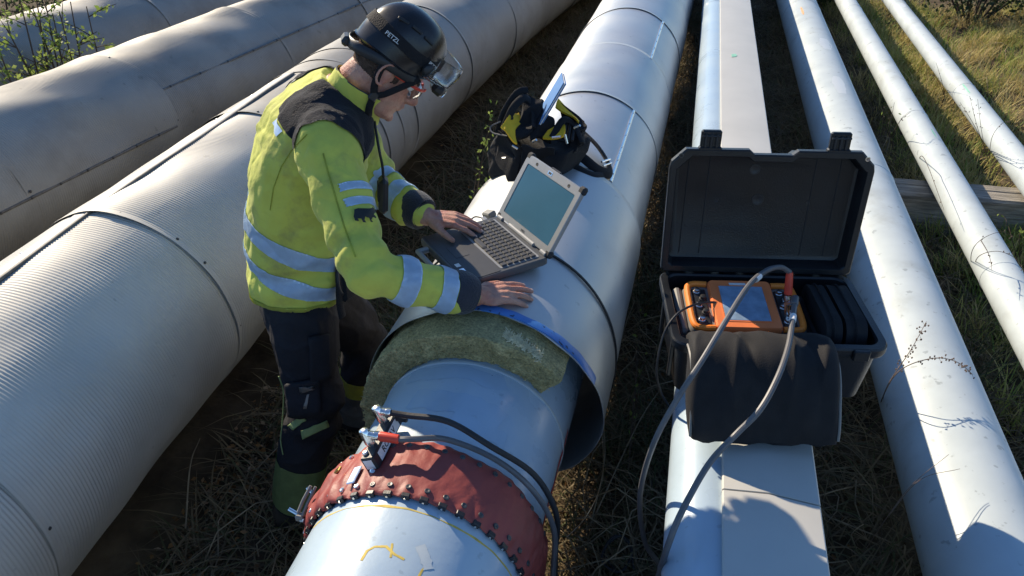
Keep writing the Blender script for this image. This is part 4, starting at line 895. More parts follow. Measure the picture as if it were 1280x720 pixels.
FM = frame(fa, x=fb-fa, z=(fb-fa).cross(fc-fa)); FL = (fb-fa).length
MB().box((0, 0, 0), (FL, .13, .004), FM@Matrix.Translation((FL/2, .06, -.004)), .0008).build('cover', M['blue'], t)
MB().box((0, 0, 0), (FL*1.01, .134, .003), FM@Matrix.Translation((FL/2, .06, .0005)), .0008).build('sheets', M['white'], t)
MB().box((0, 0, 0), (FL, .13, .003), FM@Matrix.Translation((FL/2, .06, .0045)), .0008).build('cover', M['blue'], t)
# ================================================================== the worker
FA = Vector((.91, .415, 0)).normalized(); RT = Vector((FA.y, -FA.x, 0)); UPZ = Vector((0, 0, 1))   # facing, own right hand side
SP = [Vector(p) for p in ((-1.085, 1.835, .845), (-1.075, 1.84, .95), (-1.06, 1.845, 1.06), (-1.025, 1.85, 1.18), (-.975, 1.855, 1.29), (-.92, 1.86, 1.385), (-.865, 1.868, 1.455))]
spine = catmull(SP, 4)
def sup(c, fx, rx, a, b, n=28, e=.8):
    out = []
    for k in range(n):
        w = 2*math.pi*k/n; cx, sx = math.cos(w), math.sin(w)
        out.append(tuple(c+fx*(a*math.copysign(abs(cx)**e, cx))+rx*(b*math.copysign(abs(sx)**e, sx))))
    return np.array(out)
def torso(mb, sc, add, s0=0., s1=1., lower=None):
    # half depth, half width along the spine
    tab = [(0, .138, .185), (.17, .140, .180), (.33, .142, .180), (.5, .145, .188), (.68, .140, .195), (.82, .122, .185), (.92, .095, .14), (1, .070, .085)]
    rings = []; n = len(spine)
    for i, c in enumerate(spine):
        s = i/(n-1)
        if s < s0-1e-6 or s > s1+1e-6: continue
        tg = (spine[min(i+1, n-1)]-spine[max(i-1, 0)]).normalized(); fx = RT.cross(tg); fx = fx if fx.dot(FA) > 0 else -fx
        a = np.interp(s, [q[0] for q in tab], [q[1] for q in tab])*sc+add; b = np.interp(s, [q[0] for q in tab], [q[2] for q in tab])*sc+add
        rings.append(sup(c, fx, RT, a, b))
    mb.loft(rings)
RSH, REL, RWR = Vector((-.855, 1.675, 1.365)), Vector((-.690, 1.475, 1.145)), Vector((-.462, 1.628, 1.008))
LSH, LEL, LWR = Vector((-.985, 2.025, 1.365)), Vector((-.905, 2.07, 1.08)), Vector((-.700, 1.955, 1.045))
RHIP, RKN, RAN = SP[0]+RT*.095+Vector((0, 0, -.02)), Vector((-1.025, 1.685, .47)), Vector((-1.125, 1.62, .085))
LHIP, LKN, LAN = SP[0]-RT*.095+Vector((0, 0, -.02)), Vector((-.990, 2.045, .47)), Vector((-1.085, 2.06, .085))
# ---- head frame
HP = R_(44); HF = FA*math.cos(HP)-UPZ*math.sin(HP); HU = FA*math.sin(HP)+UPZ*math.cos(HP)
EAR = ony(487, 95, 1.80); HO = EAR-RT*.076
def H(f, r, u): return HO+HF*f+RT*r+HU*u
body = MB()
prof = [(-.118, .066, .030, .016), (-.112, .084, .012, .032), (-.098, .093, -.012, .044), (-.082, .090, -.040, .052), (-.070, .093, -.060, .056), (-.060, .096, -.068, .059), (-.050, .092, -.073, .061), (-.035, .088, -.080, .064), (-.015, .084, -.088, .067), (.005, .080, -.093, .070), (.020, .083, -.098, .072), (.035, .092, -.101, .074), (.055, .094, -.102, .075), (.080, .083, -.098, .071), (.105, .058, -.082, .058), (.122, .026, -.055, .036), (.130, -.002, -.025, .012)]
rings = []
for u, f1, f0, w in prof:
    c = (f1+f0)/2; a = (f1-f0)/2; ring = []
    for k in range(32):
        an = 2*math.pi*k/32; cx, sx = math.cos(an), math.sin(an); ww = w*(1-.18*max(0, cx)**2*(1 if u < .02 else .3))
        ring.append(tuple(H(c+a*math.copysign(abs(cx)**.85, cx), ww*sx, u)))
    rings.append(np.array(ring))
body.loft(rings)
body.capsule(H(.086, 0, .012), H(.112, 0, -.028), .008, .0125); body.capsule(H(.110, 0, -.031), H(.092, 0, -.038), .0115, .010)
for s in (-1, 1): body.capsule(H(.100, s*.010, -.032), H(.090, s*.013, -.034), .008, .007)
body.capsule(H(.092, -.016, -.055), H(.092, .016, -.055), .0075, .0075); body.capsule(H(.089, -.014, -.066), H(.089, .014, -.066), .0075, .0075); body.capsule(H(.086, -.006, -.102), H(.086, .006, -.102), .013, .013)
for s in (-1, 1):
    m4 = frame(H(-.008, s*.077, -.006), x=HF+RT*s*.35, z=RT*s)
    body.ball(H(-.008, s*.075, -.004), (.017, .031, .006), frame((0, 0, 0), x=(HF-RT*s*.35), z=RT*s)@Matrix.Rotation(R_(-8)*s, 4, 'Z'))
    rim = [H(-.008+.018*math.cos(w)-.004, s*(.083+.005*math.sin(w*.5)), -.002+.030*math.sin(w)) for w in np.linspace(R_(60), R_(290), 12)]
    body.tube(rim, .0042, 8); body.ball(H(-.006, s*.079, -.030), .0075)
# neck, trunk, limbs
NB = spine[-1]+Vector((-.005, 0, -.02))
body.capsule(NB, H(-.025, 0, -.045), .066, .058, 20); body.capsule(NB+FA*.03+UPZ*.0, H(.005, 0, -.085), .05, .045, 16)
torso(body, .84, 0, 0, 1)
def limb(mb, pts, rr):
    for i in range(len(pts)-1): mb.capsule(pts[i], pts[i+1], rr[i], rr[i+1], 18)
up_r = RSH+(spine[22]-RSH)*.5
for sh, el, wr_ in ((RSH, REL, RWR), (LSH, LEL, LWR)):
    limb(body, [spine[20]+(sh-spine[20])*.4, sh, el, wr_], [.06, .055, .042, .029])
limb(body, [RHIP, RKN, RAN], [.078, .050, .036]); limb(body, [LHIP, LKN, LAN], [.078, .050, .036])
def hand(wr_, d, nrm, side, curl, spread, length=1., lift=0., tips=None, thumb=None):
    """palm down: d = towards the fingers, nrm = back of hand, side = towards the thumb"""
    d = d.normalized(); nrm = (nrm-d*nrm.dot(d)).normalized(); side = (side-d*side.dot(d)-nrm*side.dot(nrm)).normalized()
    K = []
    for k, (lo, ln) in enumerate(((.031, .078), (.011, .086), (-.009, .080), (-.027, .063))):
        b0 = wr_+d*.012+side*lo*.55; kn = wr_+d*(.092-.004*abs(k-1))*length+side*lo+nrm*(.004 if k in (1, 2) else 0)
        body.capsule(b0, kn, .0145, .0115, 12)
        dd = (d+side*spread*(1.2-k*.8)).normalized(); p = kn; seg = [ln*.46, ln*.30, ln*.24]; an = R_(curl[k]); rr = [.0098, .0088, .0080, .0068]
        for q in range(3):
            v = (dd*math.cos(an)-nrm*math.sin(an)).normalized(); p2 = p+v*seg[q]*length
            body.capsule(p, p2, rr[q], rr[q+1], 12); p = p2; an += R_(curl[k]*.55+4)
        K.append((p, v))
    tb = wr_+d*.022*length+side*.020-nrm*.006; t1 = tb+(d*.62+side*.62-nrm*.16)*.042; th_ = thumb or (d*.88+side*.38-nrm*.22)
    t2 = t1+th_.normalized()*.032; t3 = t2+(th_.normalized()+d*.15).normalized()*.026
    body.capsule(tb, t1, .0165, .0125, 12); body.capsule(t1, t2, .0118, .0100, 12); body.capsule(t2, t3, .0100, .0078, 12)
    body.ball(wr_+d*.045*length+nrm*-.004, (.040, .050, .0135), frame((0, 0, 0), x=side, z=nrm), 16)
    body.capsule(wr_-d*.04, wr_+d*.02, .027, .024, 16)
    for p, v in K:
        up_ = (nrm-v*nrm.dot(v)).normalized(); NAILS.append((p-v*.0035+up_*.0058, v, up_))
    return K
NAILS = []
npipe = Vector((.18, 0, 1)).normalized()
hand(RWR, Vector((.80, .56, -.16)), Vector((.22, -.10, 1)), Vector((-.5, .8, .05)), (9, 8, 10, 14), .13)
hand(LWR, Vector((.985, .12, -.08)), Vector((.10, -.05, 1)), Vector((.05, -1, 0)), (14, 12, 12, 16), .10, thumb=Vector((.80, -.50, -.25)))
me = remesh(body, .0034, 3, 'person')
person = put('person', me, M['skin'])
nail = MB(); nail.ball((0, 0, 0), (.0062, .0046, .0016), None, 10); nailm = nail.mesh('fingernail'); nailm.materials.append(mat('fingernail', (.62, .40, .32), .3, var=.05))
for p, v, up_ in NAILS: inst('fingernail', nailm, person, frame(p, x=v, z=up_))
tag(person, 'worker in dirty hi-vis jacket and black climbing helmet leaning over the laptop', 'person')
# ---- jacket
jk = MB(); torso(jk, 1.0, .012)
limb(jk, [spine[21]+(RSH-spine[21])*.45, RSH-RT*.004, REL+Vector((.0, -.0, .0)), REL+(RWR-REL)*.84], [.084, .080, .065, .050])
limb(jk, [spine[21]+(LSH-spine[21])*.45, LSH, LEL, LEL+(LWR-LEL)*.80], [.085, .083, .068, .053])
jk.ball(spine[17]-FA*.02, (.15, .20, .14), frame((0, 0, 0), x=FA, z=UPZ))
jm = remesh(jk, .0052, 6, 'jacket')
def seg_t(co, a, b):
    a, b = np.array(a), np.array(b); d = b-a; L = np.linalg.norm(d); d = d/L; s = (co-a)@d; r = np.linalg.norm(co-a-np.outer(s, d), axis=1); return s/L, r
def jacket_wrinkle(co):
    w = .006*vnoise(co, 11, 1)-.006*(1-np.abs(vnoise(co, 9, 2.2)))**4+.0045*(1-np.abs(vnoise(co, 16, 5.1)))**5-.0030*(1-np.abs(vnoise(co, 24, 7.3)))**4+.0015*vnoise(co, 60, 9)
    for a, b in ((RSH, REL), (REL, RWR), (LSH, LEL), (LEL, LWR)):
        s, r = seg_t(co, a, b); m = np.exp(-np.clip(r-.095, 0, None)**2/.0009)*np.clip((s+.1)*5, 0, 1)*np.clip((1.1-s)*5, 0, 1)
        ph = s*22+2.2*vnoise(co, 9, 2); w = w+m*.0058*np.sin(ph)*(.35+.65*np.exp(-((s-(1. if a in (RSH, LSH) else 0.))/.35)**2))
    tgt = co[:, 2]; w = w+.008*np.sin(co[:, 2]*44+2.5*vnoise(co, 6, 8))*np.exp(-((co[:, 2]-.96)/.09)**2)
    return w
displace(jm, jacket_wrinkle)
jm2 = jm.copy()
jacket = put('jacket', jm, M['hivis'], person)
def near_seg(p, a, b, r): 
    d = b-a; s = max(0, min(1, (p-a).dot(d)/d.length_squared)); return (p-(a+d*s)).length < r
def garment_patch(name, test, planes, m, off=.003, src=None, parent=None):
    pm = pick(src or jm2, test, off, planes, name); pm.polygons.foreach_set('use_smooth', np.full(len(pm.polygons), True)); pm.materials.clear()
    return put(name, pm, m, parent or jacket)
arm_ax = (RWR-REL).normalized(); upa = (REL-RSH).normalized(); larm = (LWR-LEL).normalized()
# torso bands lie square to the spine
def torso_band(s0, s1, i):
    tg = (spine[i+1]-spine[i-1]).normalized(); c = spine[i]; tl = (tg+FA*.34).normalized()
    p0, p1 = c+tl*s0, c+tl*s1
    def test(p): return (p-p0).dot(tl) > 0 and (p-p1).dot(tl) < 0 and not near_seg(p, RSH, REL, .087) and not near_seg(p, REL, RWR, .085) and not near_seg(p, LEL, LWR, .08) and not near_seg(p, LSH, LEL, .082)
    garment_patch('reflective_band', test, [(p0, tl), (p1, tl)], M['reflect'])
torso_band(-.026, .026, 7); torso_band(-.026, .026, 3)
def arm_band(a, ax, d0, d1, rad, extra=None):
    p0, p1 = a+ax*d0, a+ax*d1
    def test(p): return (p-p0).dot(ax) > 0 and (p-p1).dot(ax) < 0 and near_seg(p, a, a+ax*.35, rad) and (extra is None or extra(p))
    garment_patch('reflective_band', test, [(p0, ax), (p1, ax)], M['reflect'])
LR = (RWR-REL).length
arm_band(REL, arm_ax, LR*.24, LR*.24+.048, .085); arm_band(REL, arm_ax, LR*.60, LR*.60+.044, .075)
arm_band(LEL, larm, .10, .145, .08); arm_band(LEL, larm, .035, .07, .09)
fr = (Vector((.35, -.8, .3))).normalized()
def outer(p): c = RSH+upa*(p-RSH).dot(upa); q = (p-c).normalized(); return q.dot((RT*.72+FA*.69)) > .45
arm_band(RSH, upa, .130, .150, .11, outer); arm_band(RSH, upa, .168, .190, .11, outer)
# dark shoulder yoke on both shoulders
c19 = spine[19]; tg19 = (spine[21]-spine[17]).normalized()
def yoke(p):
    d = p-spine[20]; lat = abs(d.dot(RT)); h = d.dot(tg19); f = d.dot(RT.cross(tg19)*(1 if RT.cross(tg19).dot(FA) > 0 else -1))
    return h > -.018 and .055 < lat < .215 and f > -.135 and p.z > 1.31
fx19 = RT.cross(tg19); fx19 = fx19 if fx19.dot(FA) > 0 else -fx19
pl = [(spine[20]-tg19*.018, tg19), (spine[20]+RT*.055, RT), (spine[20]+RT*.215, RT), (spine[20]-RT*.055, RT), (spine[20]-RT*.215, RT), (spine[20]-fx19*.135, fx19), (Vector((0, 0, 1.31)), UPZ)]
garment_patch('shoulder_yoke', yoke, pl, M['navy'], .0045)
# cuffs
for a, b, ax in ((REL, RWR, arm_ax), (LEL, LWR, larm)):
    c0 = b-ax*.075; mb = MB(); mb.tube([c0, c0+ax*.02, c0+ax*.045, c0+ax*.062, c0+ax*.066, c0+ax*.060, c0+ax*.03], [.054, .058, .056, .050, .044, .040, .036], 24); cm = mb.mesh('cuff'); displace(cm, lambda co: .0018*vnoise(co, 60, 3)); put('cuff', cm, M['navy'], jacket)
# standing collar, open towards the throat
mb = MB(); rings = []; nb = spine[-1]+Vector((0, 0, -.022)); ct = (H(-.03, 0, -.055)-nb).normalized(); cf = RT.cross(ct); cf = cf if cf.dot(FA) > 0 else -cf
for i in range(41):
    a = R_(-158+316*i/40); col = []
    for h_, r_ in ((-.03, .098), (0, .090), (.035, .084), (.070, .083), (.073, .080), (.070, .077), (.035, .076), (-.02, .074)):
        fr_ = max(0, -math.cos(a)); hh = h_*(1-.05*fr_)
        col.append(tuple(nb+ct*hh+(cf*-math.cos(a)*(r_+.018*(1 if math.cos(a) < 0 else .2))+RT*math.sin(a)*r_*1.02)+cf*.006))
    rings.append(np.array(col))
mb.loft(rings); cm = mb.mesh('collar'); displace(cm, lambda co: .0025*vnoise(co, 40, 6)); put('collar', cm, M['hivis'], jacket)
MB().loft([r[[3, 4, 5]]+np.array([0, 0, .0012]) for r in rings], cap=False, closed=False).build('collar_binding', M['navy'], jacket)
# jacket hem, darker band with a little skirt
hem0 = SP[0]; tgh = (spine[1]-spine[0]).normalized(); fxh = RT.cross(tgh); fxh = fxh if fxh.dot(FA) > 0 else -fxh
def hemtest(p): return (p-(hem0+tgh*.016)).dot(tgh) < 0 and (p-hem0).length < .3 and not near_seg(p, REL, RWR, .085)
garment_patch('hem_binding', hemtest, [(hem0+tgh*.016, tgh)], M['hivis'], .004)
# sleeve seam, bear emblem on the sleeve, lettering on the back
def surf(me_tree, p, d):
    r = me_tree.ray_cast(p-d*.3, d, .6); return r
from mathutils.bvhtree import BVHTree
bmj = bmesh.new(); bmj.from_mesh(jm2); TJ = BVHTree.FromBMesh(bmj)
def decal(poly_list, center, nrm, upv, name, m, parent, lift=.0035, tree=None, fillsub=0):
    """flat artwork laid on cloth: every vertex dropped onto the cloth along the normal"""
    nrm = nrm.normalized(); F = frame(center, x=upv.cross(nrm), z=nrm); mb = MB()
    for poly in poly_list:
        bm = bmesh.new(); vs = [bm.verts.new((x, y, 0)) for x, y in poly]; bm.faces.new(vs)
        bmesh.ops.triangulate(bm, faces=bm.faces[:]); 
        for _ in range(2): bmesh.ops.subdivide_edges(bm, edges=[e for e in bm.edges if e.calc_length() > .006], cuts=1)
        bmesh.ops.triangulate(bm, faces=bm.faces[:]); bm.verts.index_update(); V = []
        for v in bm.verts:
            w = F@v.co; h_ = (tree or TJ).ray_cast(w+nrm*.08, -nrm, .2); V.append(tuple((h_[0] if h_[0] is not None else w)+nrm*lift))
        mb.add(V, [[v.index for v in f.verts] for f in bm.faces]); bm.free()
    return mb.build(name, m, parent, angle=60)
bear = [(-.030, .004), (-.027, .013), (-.018, .017), (-.006, .018), (.006, .019), (.014, .021), (.020, .024), (.024, .022), (.027, .018), (.031, .015), (.029, .011), (.022, .010), (.018, .006), (.026, .000), (.024, -.003), (.014, -.001), (.010, -.008), (.016, -.013), (.008, -.013), (.003, -.004), (-.008, -.002), (-.010, -.010), (-.004, -.016), (-.014, -.016), (-.019, -.008), (-.026, -.008), (-.024, -.015), (-.032, -.014), (-.033, -.004)]
def cam_hit(u, v, tree):
    d = Vector(ray(u, v)); h_ = tree.ray_cast(Vector((0, 0, CAMH)), d, 6); return h_
hb = cam_hit(457, 270, TJ)
if hb[0] is not None: decal([bear], hb[0], hb[1], -upa+FA*.15, 'bear_emblem', M['ink'], jacket, .011)
hb2 = cam_hit(346, 158, TJ)
if hb2[0] is not None:
    nb2 = (hb2[1]*.6+-FA*.5).normalized(); decal([[(-.030, -.010), (.026, -.014), (.034, .010), (-.024, .012)]], hb2[0], nb2, tg19, 'back_flash', M['reflect'], jacket)
    for k, letter in enumerate(([[(0, 0), (0, .024), (.012, .024), (.012, .012), (.004, .012), (.004, 0)]], [[(0, 0), (0, .024), (.004, .024), (.004, 0)], [(.004, .020), (.012, .020), (.012, .024), (.004, .024)], [(.004, .010), (.011, .010), (.011, .014), (.004, .014)], [(.004, 0), (.012, 0), (.012, .004), (.004, .004)]], [[(0, 0), (0, .024), (.004, .024), (.012, .008), (.012, .024), (.016, .024), (.016, 0), (.012, 0), (.004, .016), (.004, 0)]], [[(0, 0), (0, .024), (.004, .024), (.004, 0)]])):
        decal([[(x-.03+k*.018, y+.020) for x, y in q] for q in letter], hb2[0], nb2, tg19, 'back_letter', M['greycloth'], jacket, .003)
# black radio microphone hanging on the chest, and a karabiner strap by the pocket
RM = frame(ony(479, 243, 1.80), x=RT, z=(UPZ*.97+FA*.1)); 
t = thing('radio_microphone', 'black radio microphone hanging on the chest of the worker', 'radio', tuple(RM.translation))
MB().box((0, 0, 0), (.050, .026, .105), RM, .010).build('radio_body', M['black'], t); MB().box((0, 0, 0), (.036, .004, .05), RM@Matrix.Translation((0, -.014, .01)), .0015).build('speaker_grille', M['black_soft'], t)
MB().tube(catmull([RM@Vector((0, 0, .05)), RM@Vector((.004, -.004, .09)), RM@Vector((.0, -.012, .13)), nb+cf*.08+RT*.04], 5), .004, 6).build('lanyard', M['black'], t)
hc = cam_hit(424, 345, TJ); kc = (hc[0] if hc[0] is not None else ony(424, 345, 1.7)); kn_ = (hc[1] if hc[0] is not None else RT)
t = thing('strap_clip', 'black strap with oval clip hanging at the jacket pocket', 'clip', tuple(kc))
KM = frame(kc+kn_*.008, x=FA, z=kn_)
MB().tube([KM@Vector((.026*math.cos(w)+.006*math.sin(w), .052*math.sin(w), .004)) for w in np.linspace(0, 6.283, 22)], .006, 8).build('clip_ring', M['black'], t)
MB().tube(catmull([KM@Vector((-.01, .03, .004)), KM@Vector((-.02, -.02, .004)), KM@Vector((-.026, -.07, .002)), KM@Vector((-.02, -.12, 0))], 5), .017, 8, flat=.3, ref=tuple(kn_)).build('strap', M['fabric_dk'], t)
MB().box((0, 0, 0), (.050, .085, .022), KM@Matrix.Translation((.012, -.035, .004)), .009).build('belt_pouch', M['fabric_dk'], t)
# stitched seams on the jacket
def seam(pix, name='stitched_seam', m=None, tree=TJ, parent=jacket, r=.0022, lift=.0012):
    P = []
    for i in range(len(pix)-1):
        for k in range(6):
            u = pix[i][0]+(pix[i+1][0]-pix[i][0])*k/6; v = pix[i][1]+(pix[i+1][1]-pix[i][1])*k/6; h_ = cam_hit(u, v, tree)
            if h_[0] is not None: P.append(h_[0]+h_[1]*lift)
    if len(P) > 3: return MB().tube(P, r, 5).build(name, m or M['seamolive'], parent)
M['seamolive'] = mat('olive_seam', (.30, .33, .04), .85, var=.2, vscale=30)
seam([(404, 192), (410, 215), (417, 238), (424, 262), (430, 282), (437, 302), (446, 325)]); seam([(384, 168), (366, 186), (352, 208), (342, 235), (337, 268)], r=.0014)
# ---- trousers
tr = MB(); rings = []
for z, a, b in ((.905, .125, .165), (.86, .130, .172), (.80, .132, .172), (.75, .125, .165), (.70, .11, .15)): rings.append(sup(Vector((SP[0].x+(z-.845)*.1, SP[0].y, z)), FA, RT, a, b))
tr.loft(rings)
limb(tr, [RHIP+UPZ*-.03, RKN, RKN+(RAN-RKN)*.55, RAN+UPZ*-.01], [.108, .088, .084, .078]); limb(tr, [LHIP+UPZ*-.03, LKN, LKN+(LAN-LKN)*.55, LAN+UPZ*-.01], [.108, .086, .082, .076])
tm = remesh(tr, .007, 5, 'trousers')
def tw(co):
    w = .006*vnoise(co, 11, 3)-.008*(1-np.abs(vnoise(co, 10, 1.2)))**4+.005*(1-np.abs(vnoise(co, 19, 3.3)))**5
    for a, b in ((RHIP, RKN), (RKN, RAN), (LHIP, LKN), (LKN, LAN)):
        s, r = seg_t(co, a, b); w = w+.006*np.sin(s*17+2.5*vnoise(co, 8, 5))*np.exp(-np.clip(r-.1, 0, None)**2/.001)*np.exp(-((s-(1 if a in (RHIP, LHIP) else 0))/.4)**2)
    return w
displace(tm, tw); tm2 = tm.copy(); trousers = put('trousers', tm, M['trouser'], person)
bmt = bmesh.new(); bmt.from_mesh(tm2); TT = BVHTree.FromBMesh(bmt)
shin = (RAN-RKN).normalized(); lsh = (LAN-LKN).normalized()
def leg_patch(name, a, ax, d0, d1, m, rad=.13):
    p0, p1 = a+ax*d0, a+ax*d1
    garment_patch(name, lambda p: (p-p0).dot(ax) > 0 and (p-p1).dot(ax) < 0 and near_seg(p, a, a+ax*.5, rad), [(p0, ax), (p1, ax)], m, .003, tm2, trousers)
leg_patch('shin_panel', RKN, shin, .225, .42, M['greenpatch']); leg_patch('hem_band', LKN, lsh, .16, .24, M['hivis']); leg_patch('hem_band', LKN, lsh, .24, .40, M['greycloth'])
def quad_decal(pix, name, m, tree=TT, parent=trousers, lift=.006, tk=.004):
    n = 8; P = []
    for i in range(n+1):
        for j in range(n+1):
            u, v = i/n, j/n; a = [pix[0][k]*(1-u)+pix[1][k]*u for k in (0, 1)]; b = [pix[3][k]*(1-u)+pix[2][k]*u for k in (0, 1)]
            h_ = cam_hit(a[0]*(1-v)+b[0]*v, a[1]*(1-v)+b[1]*v, tree)
            if h_[0] is None: return None
            P.append(tuple(h_[0]+h_[1]*lift))
    P = np.array(P).reshape(n+1, n+1, 3); me = grid_mesh(P, name); o = put(name, me, m, parent); md = o.modifiers.new('s', 'SOLIDIFY'); md.thickness = tk; md.offset = 0; return o
quad_decal([(410, 450), (441, 435), (441, 447), (411, 461)], 'pocket_tab', M['greenpatch']); quad_decal([(377, 538), (408, 524), (410, 533), (379, 547)], 'pocket_tab', M['greenpatch'])
quad_decal([(362, 532), (378, 518), (384, 524), (368, 537)], 'pocket_tab', M['greenpatch']); quad_decal([(385, 420), (408, 416), (410, 470), (388, 478)], 'thigh_pocket', M['trouser'], lift=.012, tk=.012); quad_decal([(360, 478), (398, 470), (400, 515), (366, 520)], 'thigh_pocket', M['trouser'], lift=.012, tk=.014)
quad_decal([(376, 480), (391, 476), (392, 484), (378, 488)], 'zip', M['screw'], lift=.022); quad_decal([(384, 490), (387, 489), (385, 506), (382, 506)], 'zip_pull', M['greyplastic'], lift=.020, tk=.002)
mb = MB(); P = []
for u, v in ((340, 470), (343, 490), (346, 510), (349, 530), (352, 550), (355, 568)):
    for du in range(0, 14): 
        h_ = cam_hit(u+du, v, TT)
        if h_[0] is not None: P.append(h_[0]+h_[1]*.004); break
if len(P) > 2: MB().tube(catmull(P, 3), .0022, 6).build('piping', M['greenpatch'], trousers)
# ---- boots
for a, kn2, yaw in ((RAN, RKN, 0), (LAN, LKN, .1)):
    g = float(gz(np.array(a.x), np.array(a.y))); mb = MB(); d = FA
    s_ = RT; P0 = Vector((a.x, a.y, g))
    rings = []
    for x, w, h0, h1 in ((-.085, .028, .02, .10), (-.07, .038, 0, .15), (-.02, .042, 0, .16), (.04, .042, 0, .13), (.09, .047, 0, .095), (.14, .045, 0, .075), (.175, .032, .005, .06), (.19, .015, .02, .045)):
        rings.append(np.array([tuple(P0+d*x+s_*(w*cx)+UPZ*((h0+h1)/2+(h1-h0)/2*sx)) for cx, sx in [(math.copysign(abs(math.cos(w2))**.7, math.cos(w2)), math.copysign(abs(math.sin(w2))**.7, math.sin(w2))) for w2 in np.linspace(0, 2*math.pi, 16, endpoint=False)]]))
    mb.loft(rings); mb.tube([P0+UPZ*.08, P0+UPZ*.16], [.05, .052], 16); bt = put('boot', remesh(mb, .008, 3, 'boot'), M['boot'], person)
# ---- hair (short, below the helmet at the back and sides)
bmb = bmesh.new(); bmb.from_mesh(me); bmb.free()
def hairtest(p):
    q = p-HO; f, r, u = q.dot(HF), q.dot(RT), q.dot(HU)
    return -.14 < f < .028 and u > -.034+.55*max(0, f+.02) and u < .15 and abs(r) < .0765 and not (abs(r) > .05 and (f+.010)**2/.0006+(u+.002)**2/.0014 < 1)
hm_ = pick(me, hairtest, .0022, (), 'hair'); hm_.materials.clear(); hm_.polygons.foreach_set('use_smooth', np.full(len(hm_.polygons), True)); put('hair', hm_, M['hair'], person)
for s in (-1, 1):
    MB().ball(H(.070, s*.031, .004), .0115).build('eye', M['white'], person); MB().capsule(H(.086, s*.020, .020), H(.080, s*.045, .022), .004, .003).build('eyebrow', M['hair'], person)
# ---- helmet
t = thing('helmet', 'black climbing helmet with raised clear visor on the head of the worker', 'helmet', tuple(H(0, 0, .06))); HEL = t
mb = MB(); rings = []
def dome(u, rad=0.):
    """half length front/back and half width of the shell at height u above the rim"""
    k = min(1., max(0., u/.118)); s = math.sqrt(max(0., 1-k**2.3)); return (.109+rad)*s**.80, (.111+rad)*s**.82, (.094+rad)*s**.82
lev = list(np.linspace(-.004, .112, 18))+[.1165, .118]; nseg = 48
def shell_ring(u, rad, tilt=.0):
    fF, fB, w = dome(max(u, 0), rad); out = []
    for k in range(nseg):
        a = 2*math.pi*k/nseg; cx, sx = math.cos(a), math.sin(a); L = fF if cx > 0 else fB
        drop = (-.028*max(0, -cx)**2+.010*max(0, cx)**2-.012*abs(sx)**3)*(1-u/.118)
        rid = 1+.026*math.cos(a*6)*math.sin(min(1, max(0, u/.118))*math.pi)
        out.append(tuple(H(-.004+L*cx*rid, w*sx*rid, .053+u*1.0+drop)))
    return np.array(out)
outr = [shell_ring(u, 0) for u in lev]; inr = [shell_ring(u, -.009) for u in (.09, .05, .02, 0., -.003)]
mb.loft([shell_ring(-.010, -.004)]+[shell_ring(-.006, .003)]+outr, cap=False); mb.loft(inr+[shell_ring(-.010, -.004)], cap=False)
mb.loft([outr[-1], shell_ring(.1181, 0)*.02+np.mean(outr[-1], axis=0)*.98]); sh = mb.build('shell', M['helmet'], t, angle=50)
HB = []
def belt(u0, u1, name, m, f0=-180, f1=180, lift=.004, tk=.002, tilt=0.):
    mb = MB(); rg = []
    for i in range(49):
        a = R_(f0+(f1-f0)*i/48); q = []
        for uu, rr in ((u0, lift-tk), (u0, lift), (u1, lift), (u1, lift-tk)):
            uu = uu+tilt*math.cos(a); fF, fB, w = dome(max(uu, 0), rr); cx, sx = math.cos(a), math.sin(a); L = fF if cx > 0 else fB
            drop = (-.028*max(0, -cx)**2+.010*max(0, cx)**2-.012*abs(sx)**3)*(1-uu/.118); rid = 1+.026*math.cos(a*6)*math.sin(min(1, max(0, uu/.118))*math.pi)
            q.append(tuple(H(-.004+L*cx*rid, w*sx*rid, .053+uu*1.0+drop)))
        rg.append(np.array(q))
    mb.loft(rg, cap=(f1-f0) < 359); return mb.build(name, m, t)
strap = belt(.026, .050, 'visor_strap', M['fabric_dk'], tilt=-.006)
def helm_text(a, uu, body_, size, m):
    a = R_(a); fF, fB, w = dome(max(uu, 0), .005); cx, sx = math.cos(a), math.sin(a); L = fF if cx > 0 else fB
    drop = (-.028*max(0, -cx)**2+.010*max(0, cx)**2-.012*abs(sx)**3)*(1-uu/.118); p = H(-.004+L*cx, w*sx, .053+uu*1.0+drop)
    nrm = (HF*cx/L+RT*sx/w).normalized(); nrm = (nrm+HU*.18).normalized(); xx = HF*1.0
    text(body_, frame(p+nrm*.0012, x=xx-nrm*xx.dot(nrm), z=nrm), size, 'strap_print', M['white'], strap)
helm_text(50, .036, 'PETZL', .015, M['white']); helm_text(118, .037, 'PETZL', .015, M['white'])
# vents and rear adjuster
for k, (a, u) in enumerate(((75, .078), (100, .080), (125, .074))):
    aa = R_(a); fF, fB, w = dome(u, .0008); cx, sx = math.cos(aa), math.sin(aa); L = fF if cx > 0 else fB; p = H(-.004+L*cx, w*sx, .053+u*1.0)
    nrm = (HF*cx*.5+RT*sx*.8+HU*.7).normalized(); MB().box((0, 0, 0), (.030, .008, .003), frame(p, x=HF, z=nrm), .0014).build('vent', M['ink'], sh)
MB().tube(catmull([H(.06, .080, .030), H(-.04, .084, .018), H(-.10, .055, .000), H(-.118, 0, -.010), H(-.10, -.055, .0), H(-.04, -.084, .018)], 6), .013, 8, flat=.35, ref=tuple(RT)).build('headband', M['black'], t)
MB().box((0, 0, 0), (.022, .050, .026), frame(H(-.122, 0, -.012), x=HF, z=HU), .006).build('adjuster', M['black'], t)
